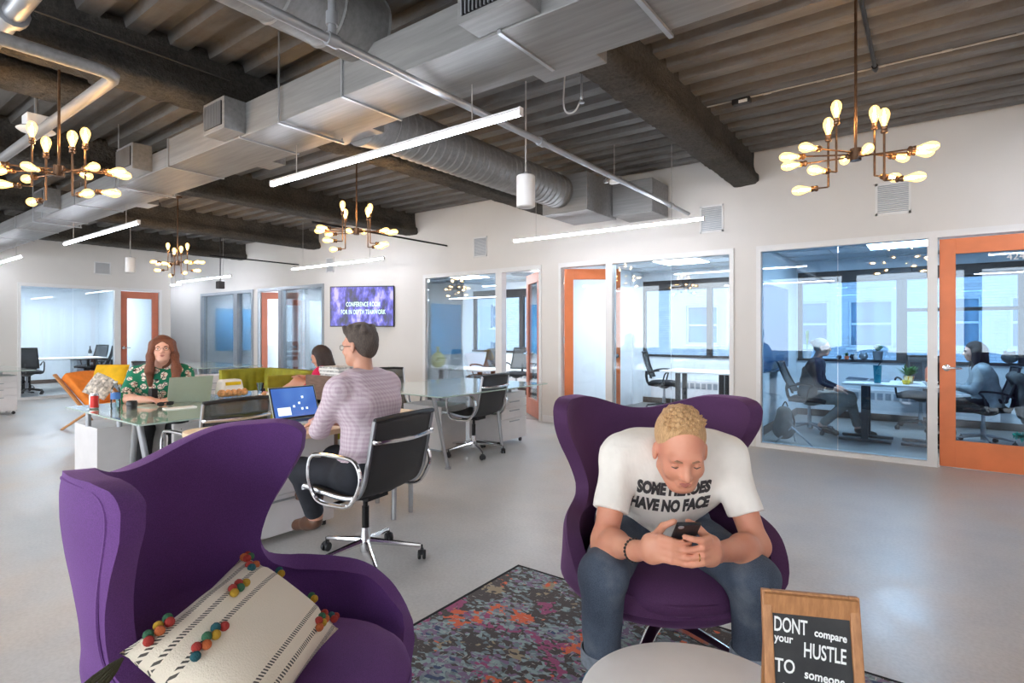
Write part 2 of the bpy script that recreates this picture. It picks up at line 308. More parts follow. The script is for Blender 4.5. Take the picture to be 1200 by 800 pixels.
# ------------------------------------------------------------------ geometry helpers
def rotm(rx=0, ry=0, rz=0): return Euler((rx, ry, rz)).to_matrix()
class MB:
    def __init__(s): s.v = []; s.f = []
    def add(s, vs, fs):
        o = len(s.v); s.v += [tuple(p) for p in vs]; s.f += [tuple(i + o for i in f) for f in fs]; return s
    def box(s, c, d, rot=None, taper=1.0):
        c = Vector(c); pts = []
        for z in (-1, 1):
            t = taper if z > 0 else 1
            for x, y in ((-1, -1), (1, -1), (1, 1), (-1, 1)):
                p = Vector((x * d[0] / 2 * t, y * d[1] / 2 * t, z * d[2] / 2)); pts.append(c + (rot @ p if rot else p))
        return s.add(pts, [(3, 2, 1, 0), (4, 5, 6, 7), (0, 1, 5, 4), (1, 2, 6, 5), (2, 3, 7, 6), (3, 0, 4, 7)])
    def b2(s, x0, x1, y0, y1, z0, z1): return s.box(((x0 + x1) / 2, (y0 + y1) / 2, (z0 + z1) / 2), (abs(x1 - x0), abs(y1 - y0), abs(z1 - z0)))
    def tube(s, pts, r, n=8, closed=False, caps=True, flat=1.0, up=None):
        pts = [Vector(p) for p in pts]; k = len(pts); rr = r if hasattr(r, '__len__') else [r] * k
        vs = []; prev = None
        for i, p in enumerate(pts):
            if closed: t = (pts[(i + 1) % k] - pts[i - 1])
            else: t = pts[min(i + 1, k - 1)] - pts[max(i - 1, 0)]
            t = t.normalized() if t.length > 1e-9 else Vector((0, 0, 1))
            if prev is None:
                a = Vector(up) if up else (Vector((0, 0, 1)) if abs(t.z) < .9 else Vector((1, 0, 0)))
            else: a = prev
            a = (a - t * a.dot(t)).normalized(); prev = a; b = t.cross(a)
            for j in range(n):
                th = 2 * PI * j / n; vs.append(p + a * math.cos(th) * rr[i] + b * math.sin(th) * rr[i] * flat)
        fs = []
        m = k if closed else k - 1
        for i in range(m):
            for j in range(n):
                a0 = i * n + j; a1 = i * n + (j + 1) % n; b0 = ((i + 1) % k) * n + j; b1 = ((i + 1) % k) * n + (j + 1) % n
                fs.append((a0, a1, b1, b0))
        if caps and not closed: fs.append(tuple(range(n))[::-1]); fs.append(tuple((k - 1) * n + j for j in range(n)))
        return s.add(vs, fs)
    def cyl(s, p0, p1, r0, r1=None, n=16): return s.tube([p0, p1], [r0, r0 if r1 is None else r1], n)
    def lathe(s, prof, c=(0, 0, 0), n=24, axis=None, cap=True):
        c = Vector(c); vs = []; fs = []
        q = axis if axis else Matrix.Identity(3)
        for r, z in prof:
            for j in range(n): vs.append(c + q @ Vector((r * math.cos(2 * PI * j / n), r * math.sin(2 * PI * j / n), z)))
        for i in range(len(prof) - 1):
            for j in range(n): fs.append((i * n + j, i * n + (j + 1) % n, (i + 1) * n + (j + 1) % n, (i + 1) * n + j))
        if cap: fs.append(tuple(range(n))[::-1]); fs.append(tuple((len(prof) - 1) * n + j for j in range(n)))
        return s.add(vs, fs)
    def ell(s, c, r, rot=None, n=14, m=8):
        c = Vector(c); r = r if hasattr(r, '__len__') else (r,) * 3
        vs = []; fs = []
        for i in range(m + 1):
            ph = -PI / 2 + PI * i / m
            for j in range(n):
                p = Vector((r[0] * math.cos(ph) * math.cos(2 * PI * j / n), r[1] * math.cos(ph) * math.sin(2 * PI * j / n), r[2] * math.sin(ph))); vs.append(c + (rot @ p if rot else p))
        for i in range(m):
            for j in range(n): fs.append((i * n + j, i * n + (j + 1) % n, (i + 1) * n + (j + 1) % n, (i + 1) * n + j))
        return s.add(vs, fs)
    def grid(s, fn, nu, nv, closed_u=False):
        vs = [fn(i / (nu if closed_u else nu - 1), j / (nv - 1)) for i in range(nu) for j in range(nv)]
        fs = []
        for i in range(nu if closed_u else nu - 1):
            for j in range(nv - 1):
                a = i * nv + j; b = ((i + 1) % nu) * nv + j; fs.append((a, b, b + 1, a + 1))
        return s.add(vs, fs)
    def prism(s, poly, z0, z1):
        n = len(poly); vs = [(x, y, z0) for x, y in poly] + [(x, y, z1) for x, y in poly]
        return s.add(vs, [tuple(range(n))[::-1], tuple(range(n, 2 * n))] + [(i, (i + 1) % n, n + (i + 1) % n, n + i) for i in range(n)])
    def xf(s, mat, start=0):
        for i in range(start, len(s.v)): s.v[i] = tuple(mat @ Vector(s.v[i]))
        return s
    def build(s, name, mat, parent=None, loc=(0, 0, 0), rz=0, smooth=True, bevel=0, seg=2, sharp=35, sub=0, solid=0, weld=False, rot=None):
        me = bpy.data.meshes.new(name); me.from_pydata(s.v, [], s.f)
        if weld or True:
            bm = bmesh.new(); bm.from_mesh(me)
            if weld: bmesh.ops.remove_doubles(bm, verts=bm.verts, dist=1e-5)
            bmesh.ops.recalc_face_normals(bm, faces=bm.faces); bm.to_mesh(me); bm.free()
        me.materials.append(M(mat) if isinstance(mat, str) else mat)
        if smooth:
            me.shade_smooth(); me.set_sharp_from_angle(angle=R(sharp))
        o = bpy.data.objects.new(name, me); COL.objects.link(o); o.parent = parent; o.location = loc; o.rotation_euler = rot or (0, 0, rz)
        if solid: md = o.modifiers.new('s', 'SOLIDIFY'); md.thickness = solid; md.offset = 0
        if bevel: md = o.modifiers.new('b', 'BEVEL'); md.width = bevel; md.segments = seg; md.limit_method = 'ANGLE'; md.angle_limit = R(40)
        if sub: md = o.modifiers.new('u', 'SUBSURF'); md.levels = sub; md.render_levels = sub
        return o
def tag(o, label=None, cat=None, group=None, kind=None):
    if label: o['label'] = label
    if cat: o['category'] = cat
    if group: o['group'] = group
    if kind: o['kind'] = kind
    return o
def thing(name, label=None, cat=None, loc=(0, 0, 0), rz=0, group=None, kind=None):
    o = bpy.data.objects.new(name, None); COL.objects.link(o); o.location = loc; o.rotation_euler = (0, 0, rz); o.empty_display_size = .1
    return tag(o, label, cat, group, kind)
def dup(root, loc, rz, label=None, group=None):
    def cp(o, parent):
        c = o.copy(); COL.objects.link(c); c.parent = parent
        for ch in list(o.children): cp(ch, c)
        return c
    c = cp(root, None); c.location = loc; c.rotation_euler = (0, 0, rz)
    if label: c['label'] = label
    if group: c['group'] = group
    return c
def share(o, name, parent, loc=(0, 0, 0), rz=0, rot=None):
    c = o.copy(); c.name = name; COL.objects.link(c); c.parent = parent; c.location = loc; c.rotation_euler = rot or (0, 0, rz); return c
def smooth_path(pts, k=6, closed=False):
    pts = [Vector(p) for p in pts]; n = len(pts); out = []
    for i in range(n if closed else n - 1):
        p0 = pts[(i - 1) % n] if closed or i > 0 else pts[0]; p1 = pts[i]; p2 = pts[(i + 1) % n]; p3 = pts[(i + 2) % n] if closed or i + 2 < n else pts[-1]
        for j in range(k):
            t = j / k; out.append(.5 * ((2 * p1) + (p2 - p0) * t + (2 * p0 - 5 * p1 + 4 * p2 - p3) * t * t + (3 * p1 - p0 - 3 * p2 + p3) * t ** 3))
    if not closed: out.append(pts[-1])
    return out
def text_mesh(body, size, name='lettering', offset=0.0, extrude=0.0, align='LEFT', spacing=1.0):
    cu = bpy.data.curves.new(name, 'FONT'); cu.body = body; cu.size = size; cu.align_x = align; cu.offset = offset; cu.extrude = extrude; cu.space_character = spacing; cu.resolution_u = 3
    o = bpy.data.objects.new('tmp_text', cu); COL.objects.link(o)
    dg = bpy.context.evaluated_depsgraph_get(); me = bpy.data.meshes.new_from_object(o.evaluated_get(dg)); bpy.data.objects.remove(o); me.name = name
    return me
def text_obj(body, size, mat, parent, matrix, name='lettering', sx=1.0, **kw):
    me = text_mesh(body, size, name, **kw); me.materials.clear(); me.materials.append(M(mat))
    o = bpy.data.objects.new(name, me); COL.objects.link(o); o.parent = parent; o.matrix_local = matrix @ Matrix.Diagonal((sx, 1, 1, 1)); return o

# ------------------------------------------------------------------ implicit bodies (smooth unions of tapered limbs, meshed by surface nets)
def V(*a): return np.array(a, dtype=float)
def cap(a, b, ra, rb=None, k=.02, flat=False): return ('c', V(*a), V(*b), ra, ra if rb is None else rb, k, flat)
def ell(c, r, rot=None, k=.02): return ('e', V(*c), V(*r), None if rot is None else np.array(rot), 0, k, False)
def cut(c, r, rot=None, k=.01): return ('x', V(*c), V(*r), None if rot is None else np.array(rot), 0, k, False)
def cutplane(p, n): return ('p', V(*p), V(*n) / np.linalg.norm(n), None, 0, 0, False)
def infl(prims, d):
    out = []
    for p in prims:
        if p[0] == 'c': out.append(('c', p[1], p[2], p[3] + d, p[4] + d, p[5], p[6]))
        elif p[0] == 'e': out.append(('e', p[1], p[2] + d, p[3], 0, p[5], False))
    return out
def place(prims, mat):
    m3 = np.array(mat.to_3x3()); t = np.array(mat.translation); sc = abs(np.linalg.det(m3)) ** (1 / 3)
    out = []
    for p in prims:
        if p[0] == 'c': out.append(('c', m3 @ p[1] + t, m3 @ p[2] + t, p[3] * sc, p[4] * sc, p[5], p[6]))
        elif p[0] in 'ex':
            r = p[3] if p[3] is not None else np.eye(3); out.append((p[0], m3 @ p[1] + t, p[2] * sc, m3 @ r / sc, 0, p[5], False))
    return out
def sdf_data(prims, res, wob=0.0, wf=30.):
    lo = np.full(3, 1e9); hi = -lo
    bb = []
    for p in prims:
        if p[0] == 'c':
            r = max(p[3], p[4]); l = np.minimum(p[1], p[2]) - r; h = np.maximum(p[1], p[2]) + r
        elif p[0] in 'ex':
            r = max(p[2]); l = p[1] - r; h = p[1] + r
        else: bb.append(None); continue
        if p[0] != 'x': lo = np.minimum(lo, l); hi = np.maximum(hi, h)
        bb.append((l - p[5] - 2 * res, h + p[5] + 2 * res))
    lo -= 3 * res + .004 + wob; hi += 3 * res + .004 + wob
    n = np.ceil((hi - lo) / res).astype(int) + 1
    F = np.full(n, 1.0, dtype=np.float32); ax = [lo[i] + np.arange(n[i]) * res for i in range(3)]
    for p, b in zip(prims, bb):
        if b is None:
            d = (ax[0][:, None, None] - p[1][0]) * p[2][0] + (ax[1][None, :, None] - p[1][1]) * p[2][1] + (ax[2][None, None, :] - p[1][2]) * p[2][2]
            F[:] = np.maximum(F, d); continue
        i0 = np.maximum(((b[0] - lo) / res).astype(int), 0); i1 = np.minimum(((b[1] - lo) / res).astype(int) + 2, n)
        if (i1 <= i0).any(): continue
        X = ax[0][i0[0]:i1[0]][:, None, None]; Y = ax[1][i0[1]:i1[1]][None, :, None]; Z = ax[2][i0[2]:i1[2]][None, None, :]
        if p[0] == 'c':
            ab = p[2] - p[1]; L2 = max(float(ab @ ab), 1e-12); dx = X - p[1][0]; dy = Y - p[1][1]; dz = Z - p[1][2]
            t = (dx * ab[0] + dy * ab[1] + dz * ab[2]) / L2; tc = np.clip(t, 0, 1)
            if p[6]:
                q = np.sqrt((dx - t * ab[0]) ** 2 + (dy - t * ab[1]) ** 2 + (dz - t * ab[2]) ** 2) - (p[3] + (p[4] - p[3]) * tc)
                d = np.maximum(q, (np.abs(t - .5) - .5) * math.sqrt(L2))
            else: d = np.sqrt((dx - tc * ab[0]) ** 2 + (dy - tc * ab[1]) ** 2 + (dz - tc * ab[2]) ** 2) - (p[3] + (p[4] - p[3]) * tc)
        else:
            dx = X - p[1][0]; dy = Y - p[1][1]; dz = Z - p[1][2]
            if p[3] is not None:
                r = p[3]; ux = dx * r[0, 0] + dy * r[1, 0] + dz * r[2, 0]; uy = dx * r[0, 1] + dy * r[1, 1] + dz * r[2, 1]; uz = dx * r[0, 2] + dy * r[1, 2] + dz * r[2, 2]
            else: ux, uy, uz = dx, dy, dz
            a = p[2]; k0 = np.sqrt((ux / a[0]) ** 2 + (uy / a[1]) ** 2 + (uz / a[2]) ** 2); k1 = np.sqrt((ux / a[0] ** 2) ** 2 + (uy / a[1] ** 2) ** 2 + (uz / a[2] ** 2) ** 2) + 1e-9
            d = k0 * (k0 - 1) / k1
        S = F[i0[0]:i1[0], i0[1]:i1[1], i0[2]:i1[2]]; k = max(p[5], 1e-4)
        if p[0] == 'x':
            h = np.clip(.5 - .5 * (S + d) / k, 0, 1); S[:] = S * (1 - h) + (-d) * h + k * h * (1 - h)
        else:
            h = np.clip(.5 + .5 * (S - d) / k, 0, 1); S[:] = S * (1 - h) + d * h - k * h * (1 - h)
    if wob:
        F += wob * (np.sin(ax[0] * wf)[:, None, None] * np.sin(ax[1] * wf * 1.3 + 1)[None, :, None] * np.sin(ax[2] * wf * .9 + 2)[None, None, :]).astype(np.float32)
    return F, lo, res
def nets(F, lo, res):
    ins = F < 0; n = F.shape; c = tuple(x - 1 for x in n)
    ps = np.zeros(c + (3,), dtype=np.float32); ct = np.zeros(c, dtype=np.float32); quads = []
    edges = []
    for a in range(3):
        s0 = [slice(None)] * 3; s1 = [slice(None)] * 3; s0[a] = slice(0, -1); s1[a] = slice(1, None)
        A = F[tuple(s0)]; B = F[tuple(s1)]; idx = np.argwhere((A < 0) != (B < 0))
        if len(idx) == 0: continue
        va = A[idx[:, 0], idx[:, 1], idx[:, 2]]; vb = B[idx[:, 0], idx[:, 1], idx[:, 2]]; t = va / (va - vb)
        pos = idx.astype(np.float32); pos[:, a] += t
        o = [x for x in range(3) if x != a]
        ok = np.ones(len(idx), bool)
        for x in o: ok &= (idx[:, x] > 0) & (idx[:, x] < n[x] - 1)
        idx, pos, va = idx[ok], pos[ok], va[ok]
        for du in (0, 1):
            for dv in (0, 1):
                ci = idx.copy(); ci[:, o[0]] -= du; ci[:, o[1]] -= dv
                np.add.at(ps, (ci[:, 0], ci[:, 1], ci[:, 2]), pos); np.add.at(ct, (ci[:, 0], ci[:, 1], ci[:, 2]), 1)
        edges.append((a, o, idx, va))
    cells = np.argwhere(ct > 0); ids = np.full(c, -1, dtype=np.int64); ids[cells[:, 0], cells[:, 1], cells[:, 2]] = np.arange(len(cells))
    verts = ps[cells[:, 0], cells[:, 1], cells[:, 2]] / ct[cells[:, 0], cells[:, 1], cells[:, 2]][:, None] * res + lo
    for a, o, idx, va in edges:
        q = []
        for du, dv in ((0, 0), (1, 0), (1, 1), (0, 1)):
            ci = idx.copy(); ci[:, o[0]] -= du; ci[:, o[1]] -= dv; q.append(ids[ci[:, 0], ci[:, 1], ci[:, 2]])
        q = np.stack(q, 1); fl = (va < 0) ^ (a == 1); q[~fl] = q[~fl][:, ::-1]; quads.append(q)
    return verts, np.concatenate(quads)
def body(name, prims, res, mats, parent=None, region=None, wob=0.0, wf=30., relax=1):
    F, lo, rs = sdf_data(prims, res, wob, wf); v, q = nets(F, lo, rs)
    me = bpy.data.meshes.new(name); me.vertices.add(len(v)); me.vertices.foreach_set('co', v.astype(np.float32).ravel())
    me.loops.add(len(q) * 4); me.loops.foreach_set('vertex_index', q.astype(np.int32).ravel()); me.polygons.add(len(q)); me.polygons.foreach_set('loop_start', np.arange(0, len(q) * 4, 4, dtype=np.int32))
    for m in (mats if isinstance(mats, (list, tuple)) else [mats]): me.materials.append(M(m))
    if region is not None:
        cen = v[q].mean(1); me.polygons.foreach_set('material_index', region(cen).astype(np.int32))
    me.update(calc_edges=True); me.validate(); me.shade_smooth()
    o = bpy.data.objects.new(name, me); COL.objects.link(o); o.parent = parent
    return o

# ------------------------------------------------------------------ the setting
W = 6.86; ZC = 3.36; ZH = 2.28; YB = 9.95; XF = -14.03; XL = -18.2; XR = 3.4; YN = -4.5; ZO = 2.42
def struct(mb, name, mat, parent=None, **kw):
    o = mb.build(name, mat, parent, smooth=kw.pop('smooth', False), **kw)
    if parent is None: o['kind'] = 'structure'
    return o
struct(MB().b2(XL, XR, YN, W + .06, -.1, 0), 'floor', 'concrete_floor')
struct(MB().b2(XL, XR, W + .06, YB, -.1, 0).b2(XL, XF - .06, YN, W + .06, 0, .004), 'floor', 'office_floor')
# the long wall with the glazed office fronts
m = MB()
openings = [(-15.2, -12.6), (-12.4, -9.88), (-7.02, -4.57), (-4.27, -1.85), (-1.6, 1.04)]
xs = [XL] + [v for o in openings for v in o] + [XR]
for i in range(0, len(xs), 2): m.b2(xs[i], xs[i + 1], W, W + .12, 0, ZH)
m.b2(XL, XR, W, W + .12, ZH, ZC + .1)
struct(m, 'wall_rear', 'white_wall')
m = MB()
for i in range(0, len(xs), 2): m.b2(xs[i] + (.03 if i else 0), xs[i + 1] - .03, W - .014, W, 0, .1)
struct(m, 'baseboard_rear', 'white_frame')
# far left wall with glazed office and door
m = MB(); fo = [(2.95, 4.6), (4.66, 5.44)]
m.b2(XF - .12, XF, YN, fo[0][0], 0, ZC + .1).b2(XF - .12, XF, fo[0][0], fo[1][1], 2.25, ZC + .1).b2(XF - .12, XF, fo[1][1], 5.66, 0, ZC + .1).b2(XF - .12, XF, 4.6, 4.66, 0, 2.25)
struct(m, 'wall_left', 'white_wall')
struct(MB().b2(XF, XF + .014, YN, 2.92, 0, .1).b2(XF, XF + .014, 5.5, 5.66, 0, .1), 'baseboard_left', 'white_frame')
struct(MB().b2(XL, XL + .1, YN, YB, 0, ZC), 'wall_corridor_end', 'office_wall')
# right side wall and the wall of windows behind the viewer
struct(MB().b2(XR, XR + .12, YN, YB, 0, ZC + .1), 'wall_right', 'white_wall')
m = MB(); m.b2(XL, XR, YN - .15, YN, 0, .75).b2(XL, XR, YN - .15, YN, 2.9, ZC + .1)
k = 0; x = XL
while x < XR: m.b2(x, x + .35, YN - .15, YN, .75, 2.9); x += 2.7
struct(m, 'wall_front', 'white_wall')
# office partitions and outer wall
for x in (-15.45, -12.5, -8.92, -4.42, -1.77, 1.98): struct(MB().b2(x - .05, x + .05, W + .12, YB, 0, ZO + .1), 'wall_partition', 'office_wall')
struct(MB().b2(-4.82, -4.33, 9.5, YB - .01, 0, ZO - .01), 'wall_column', 'office_wall')
for y in (2.6, 5.55): struct(MB().b2(XL, XF - .12, y - .05, y + .05, 0, ZO + .1), 'wall_partition', 'office_wall')
wins = [(-8.56, -4.9, -7.18, .1), (-4.36, -1.84, -3.11, .09), (-1.7, 1.0, -.33, .13)]
m = MB(); m.b2(XL, XR, YB, YB + .25, -.3, .88).b2(XL, XR, YB, YB + .25, 2.26, ZC + .5)
xx = [XL] + [v for w in wins for v in w[:2]] + [XR]
for i in range(0, len(xx), 2): m.b2(xx[i], xx[i + 1], YB, YB + .25, .88, 2.26)
struct(m, 'wall_outer', 'office_wall')
m = MB()
for a, b in ((-8.87, -4.47), (-4.37, -1.82), (-1.72, 1.93)): m.b2(a, b, YB - .02, YB, 0, .1)
m.b2(-1.72, -1.7, W + .2, YB, 0, .1).b2(1.91, 1.93, W + .2, YB, 0, .1).b2(XL + .1, XF - .2, 2.66, 2.68, 0, .1).b2(XL + .1, XL + .12, 2.66, 5.5, 0, .1)
struct(m, 'baseboard_office', 'brown_base')
m = MB().b2(XL, XR, W + .12, YB, ZO, ZO + .06).b2(XL, XF - .12, 2.6, 5.55, ZO, ZO + .06)
oc = struct(m, 'ceiling_office', 'office_ceiling')
m = MB()
x = XL + .3
while x < XR: m.b2(x - .012, x + .012, W + .12, YB, ZO - .008, ZO); x += .6
for y in (7.3, 7.9, 8.5, 9.1, 9.7): m.b2(XL, XR, y - .012, y + .012, ZO - .008, ZO)
g = m.build('ceiling_grid', 'white_frame', oc, smooth=False)
# corrugated steel deck above the open floor
m = MB(); prof = []; y = YN; P = .272
while y < W + .12:
    prof += [(y, ZC), (y + .105, ZC), (y + .13, ZC + .075), (y + .235, ZC + .075), (y + .258, ZC)]; y += P
vs = []; fs = []
xsn = [XL, -10, -5, -1.7, XR]
for x in xsn:
    for py, pz in prof: vs.append((x, py, pz))
n = len(prof)
for i in range(len(xsn) - 1):
    for j in range(n - 1): fs.append((i * n + j, i * n + j + 1, (i + 1) * n + j + 1, (i + 1) * n + j))
m.add(vs, fs); deck = struct(m, 'ceiling', 'metal_deck')
struct(MB().b2(XL - .1, XR + .2, YN - .2, W + .12, ZC + .09, ZC + .12), 'ceiling_slab', 'white_wall')
def beam(x, y0, y1, w=.3, zb=3.02, step=.05, amp=.024, seed=0):
    zt = ZC + .06; sec = [(-.09, zt), (-.09, zb + .2), (-.11, zb + .13), (-w / 2, zb + .1), (-w / 2 - .01, zb + .03), (-w / 2 + .02, zb), (-w / 5, zb - .005), (0, zb - .004), (w / 5, zb - .005), (w / 2 - .02, zb), (w / 2 + .01, zb + .03), (w / 2, zb + .1), (.11, zb + .13), (.09, zb + .2), (.09, zt)]
    # resample the section
    P2 = []
    for a, b in zip(sec[:-1], sec[1:]):
        L = math.hypot(b[0] - a[0], b[1] - a[1]); k = max(1, int(L / .03))
        for j in range(k): P2.append((a[0] + (b[0] - a[0]) * j / k, a[1] + (b[1] - a[1]) * j / k))
    P2.append(sec[-1]); ny = int((y1 - y0) / step)
    def fn(u, v):
        a, b = P2[round(v * (len(P2) - 1))]; yy = y0 + (y1 - y0) * u
        q = Vector((a * 9 + seed, yy * 9, b * 9)); d = noise.noise(q) * .6 + noise.noise(q * 2.7) * .5 + noise.noise(q * 6) * .3
        c = Vector((a, b - zb - .06)); c = c.normalized() if c.length > .02 else Vector((0, -1))
        return (x + a + c.x * d * amp, yy, b + c.y * d * amp)
    m = MB().grid(fn, ny, len(P2)); k = len(P2)
    m.f.append(tuple(range(k))); m.f.append(tuple((ny - 1) * k + j for j in range(k)))
    o = m.build('ceiling_beam', 'fireproofing', smooth=True, sharp=80); o['kind'] = 'structure'; return o
for i, x in enumerate((-1.72, -4.42, -7.32, -10.15, -13.05)): beam(x, YN, W + .02, step=.035 if i < 2 else .06, seed=i * 7.3, w=.3 if i else .28)
beam(-5.0, YN, 1.42, w=.34, zb=3.0, step=.035, seed=50); beam(1.1, YN, W + .02, step=.08, seed=90)

# glazed fronts: frame, panes, doors
def front(name, x0, x1, posts, panes, zt=ZH, y=W, mat='white_frame', gm='clear_glass', along='x'):
    r = thing(name, kind='structure')
    def B(mb, a0, a1, d0, d1, z0, z1):
        mb.b2(a0, a1, d0, d1, z0, z1) if along == 'x' else mb.b2(d0, d1, a0, a1, z0, z1)
    s = 1 if along == 'x' else -1; y0 = y - .02 * s; y1 = y + .1 * s
    m = MB(); B(m, x0, x1, y0, y1, zt - .045, zt + .02); m.build('head_rail', mat, r, smooth=False)
    for a, b in posts:
        m = MB(); B(m, a, b, y0, y1, 0, zt - .045); m.build('post', mat, r, smooth=False)
    for a, b in panes:
        m = MB(); B(m, a, b, y0, y1, 0, .05); m.build('sill_rail', mat, r, smooth=False)
        m = MB(); B(m, a + .003, b - .003, y + .035 * s, y + .045 * s, .05, zt - .045); m.build('glass_pane', gm, r, smooth=False)
    return r
front('window_1', -15.2, -12.6, [(-15.2, -15.12), (-13.5, -13.32), (-12.68, -12.6)], [(-15.12, -13.5), (-13.32, -12.68)], mat='grey_frame')
front('window_2', -12.4, -9.88, [(-12.4, -12.36), (-11.54, -11.42), (-9.94, -9.88)], [(-11.42, -10.7), (-10.7, -9.94)], mat='grey_frame')
front('window_3', -7.02, -4.57, [(-7.02, -6.96), (-5.42, -5.3), (-4.61, -4.57)], [(-6.96, -5.42)], mat='white_frame')
front('window_4', -4.27, -1.85, [(-4.27, -4.23), (-3.52, -3.42), (-1.9, -1.85)], [(-3.42, -2.63), (-2.63, -1.9)])
front('window_5', -1.6, 1.04, [(-1.6, -1.55), (-.02, .06), (1.0, 1.04)], [(-1.55, -.79), (-.79, -.02)], gm='tinted_glass')
front('window_6', 2.95, 4.6, [(2.95, 3.0), (4.55, 4.6)], [(3.0, 3.83), (3.83, 4.55)], zt=2.25, y=XF, along='y')
def door(name, loc, rz, w=.8, h=2.22, mat='door_orange', gm='clear_glass', hinge=1, number=None, label=None):
    r = thing(name, kind='structure', loc=loc, rz=rz); s = .125
    fr = MB().b2(0, s, -.022, .022, .012, h).b2(w - s, w, -.022, .022, .012, h).b2(s, w - s, -.022, .022, h - .15, h).b2(s, w - s, -.022, .022, .012, .27)
    fr.build('door_frame', mat, r, smooth=False, bevel=.003)
    MB().b2(s, w - s, -.005, .005, .27, h - .15).build('glass_pane', gm, r, smooth=False)
    hx = w - .055
    for sd in (-1, 1):
        hd = MB().lathe([(.001, 0), (.032, 0), (.032, .01), (.012, .014), (.012, .05)], (hx, sd * .022, .97), 16, rotm(R(90) * (1 if sd < 0 else -1)))
        hd.tube([(hx, sd * .07, .97), (hx - .05, sd * .075, .972), (hx - .115, sd * .07, .968)], [.012, .0105, .009], 10); hd.build('door_handle', 'chrome', r)
    for z in (.25, 1.15, 2.0): MB().cyl((-.008, -.02, z), (-.008, -.02, z + .1), .009, n=8).build('hinge', 'brushed_metal', r)
    if number: text_obj(number, .075, 'paper', r, Matrix.Translation((w - .3, -.008, 1.995)) @ Matrix.Rotation(R(90), 4, 'X'), 'door_number', offset=.001)
    return r
door('door_1', (.075, W + .05, 0), 0, w=.92, gm='tinted_glass')
# handle on the left side for door_1: mirrored by turning the leaf about its middle
d1 = [o for o in bpy.data.objects if o.name == 'door_1'][0]; d1.rotation_euler = (0, 0, PI); d1.location = (.995, W + .05, 0)
text_obj('424', .085, 'paper', d1, Matrix.Translation((.425, .008, 1.985)) @ Matrix.Rotation(PI, 4, 'Z') @ Matrix.Rotation(R(90), 4, 'X'), 'door_number')
door('door_2', (-4.215, W + .06, 0), R(36.7), w=.8)
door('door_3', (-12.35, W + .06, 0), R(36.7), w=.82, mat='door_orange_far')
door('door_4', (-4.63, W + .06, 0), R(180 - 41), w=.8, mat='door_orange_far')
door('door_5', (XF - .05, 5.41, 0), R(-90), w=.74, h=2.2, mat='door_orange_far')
struct(MB().b2(XF - .1, XF + .02, 4.6, 4.66, 0, 2.25).b2(XF - .1, XF + .02, 5.42, 5.47, 0, 2.27).b2(XF - .1, XF + .02, 4.66, 5.42, 2.215, 2.27), 'trim_1', 'white_frame')
for i, (a, b, mu, mw) in enumerate(wins):
    r = thing('window_%d' % (7 + i), kind='structure'); m = MB()
    m.b2(a, b, YB - .03, YB + .06, .86, .9).b2(a, b, YB + .02, YB + .1, 2.08, 2.26).b2(a, a + .06, YB + .02, YB + .1, .9, 2.1).b2(b - .06, b, YB + .02, YB + .1, .9, 2.1)
    m.build('window_frame', 'dark_frame', r, smooth=False)
    MB().b2(mu - mw / 2, mu + mw / 2, YB + .01, YB + .1, .9, 2.1).build('mullion', 'dark_frame', r, smooth=False)
    if i == 2: MB().b2(mu, b, YB + .02, YB + .1, 1.61, 1.66).build('transom', 'dark_frame', r, smooth=False)
    for p, q in ((a + .06, mu), (mu, b - .06)): MB().b2(p, q, YB + .05, YB + .056, .9, 2.1).build('window_pane', 'window_glass', r, smooth=False)
    MB().b2(a + .06, b - .06, YB - .02, YB + .02, 2.1, 2.2).build('blind_roll', 'dark_frame', r, smooth=False)
    # convector heater under the sill
    h = thing('heater', ['long white convector heater under the window of the office with the glass vase', 'long white convector heater behind the table of the middle office', 'long white convector heater behind the two women in the right office'][i], 'heater', ((a + b) / 2, YB - .1, .12), 0, 'office heaters')
    L = b - a - .5; MB().b2(-L / 2, L / 2, -.07, .07, 0, .34).build('casing', 'white_metal', h, smooth=False, bevel=.006)
    m = MB(); k = int(L / .1)
    for j in range(k): m.b2(-L / 2 + .03 + j * .1, -L / 2 + .1 + j * .1, -.075, -.065, .2, .3)
    m.build('grille', 'grey_frame', h, smooth=False)['kind'] = 'stuff'

# the building across the light well
r = thing('building', 'white brick building seen through the office windows', 'building', (0, 18.5, 0))
m = MB(); fw = [(-6.53, -5.5, .9, 2.17), (-3.4, -2.36, .88, 2.2), (-1.85, -.8, .88, 2.2), (.2, 1.05, .9, 2.22), (1.6, 2.4, .9, 2.2), (-14.9, -14.2, 1.47, 2.45), (-13.0, -12.3, 1.45, 2.35), (-14.9, -14.2, -.2, .9), (-13.0, -12.3, -.2, .9), (-9.5, -8.6, .9, 2.15)]
for x0, x1, z0, z1 in list(fw): fw += [(x0, x1, z0 + 3.2, z1 + 3.2)]
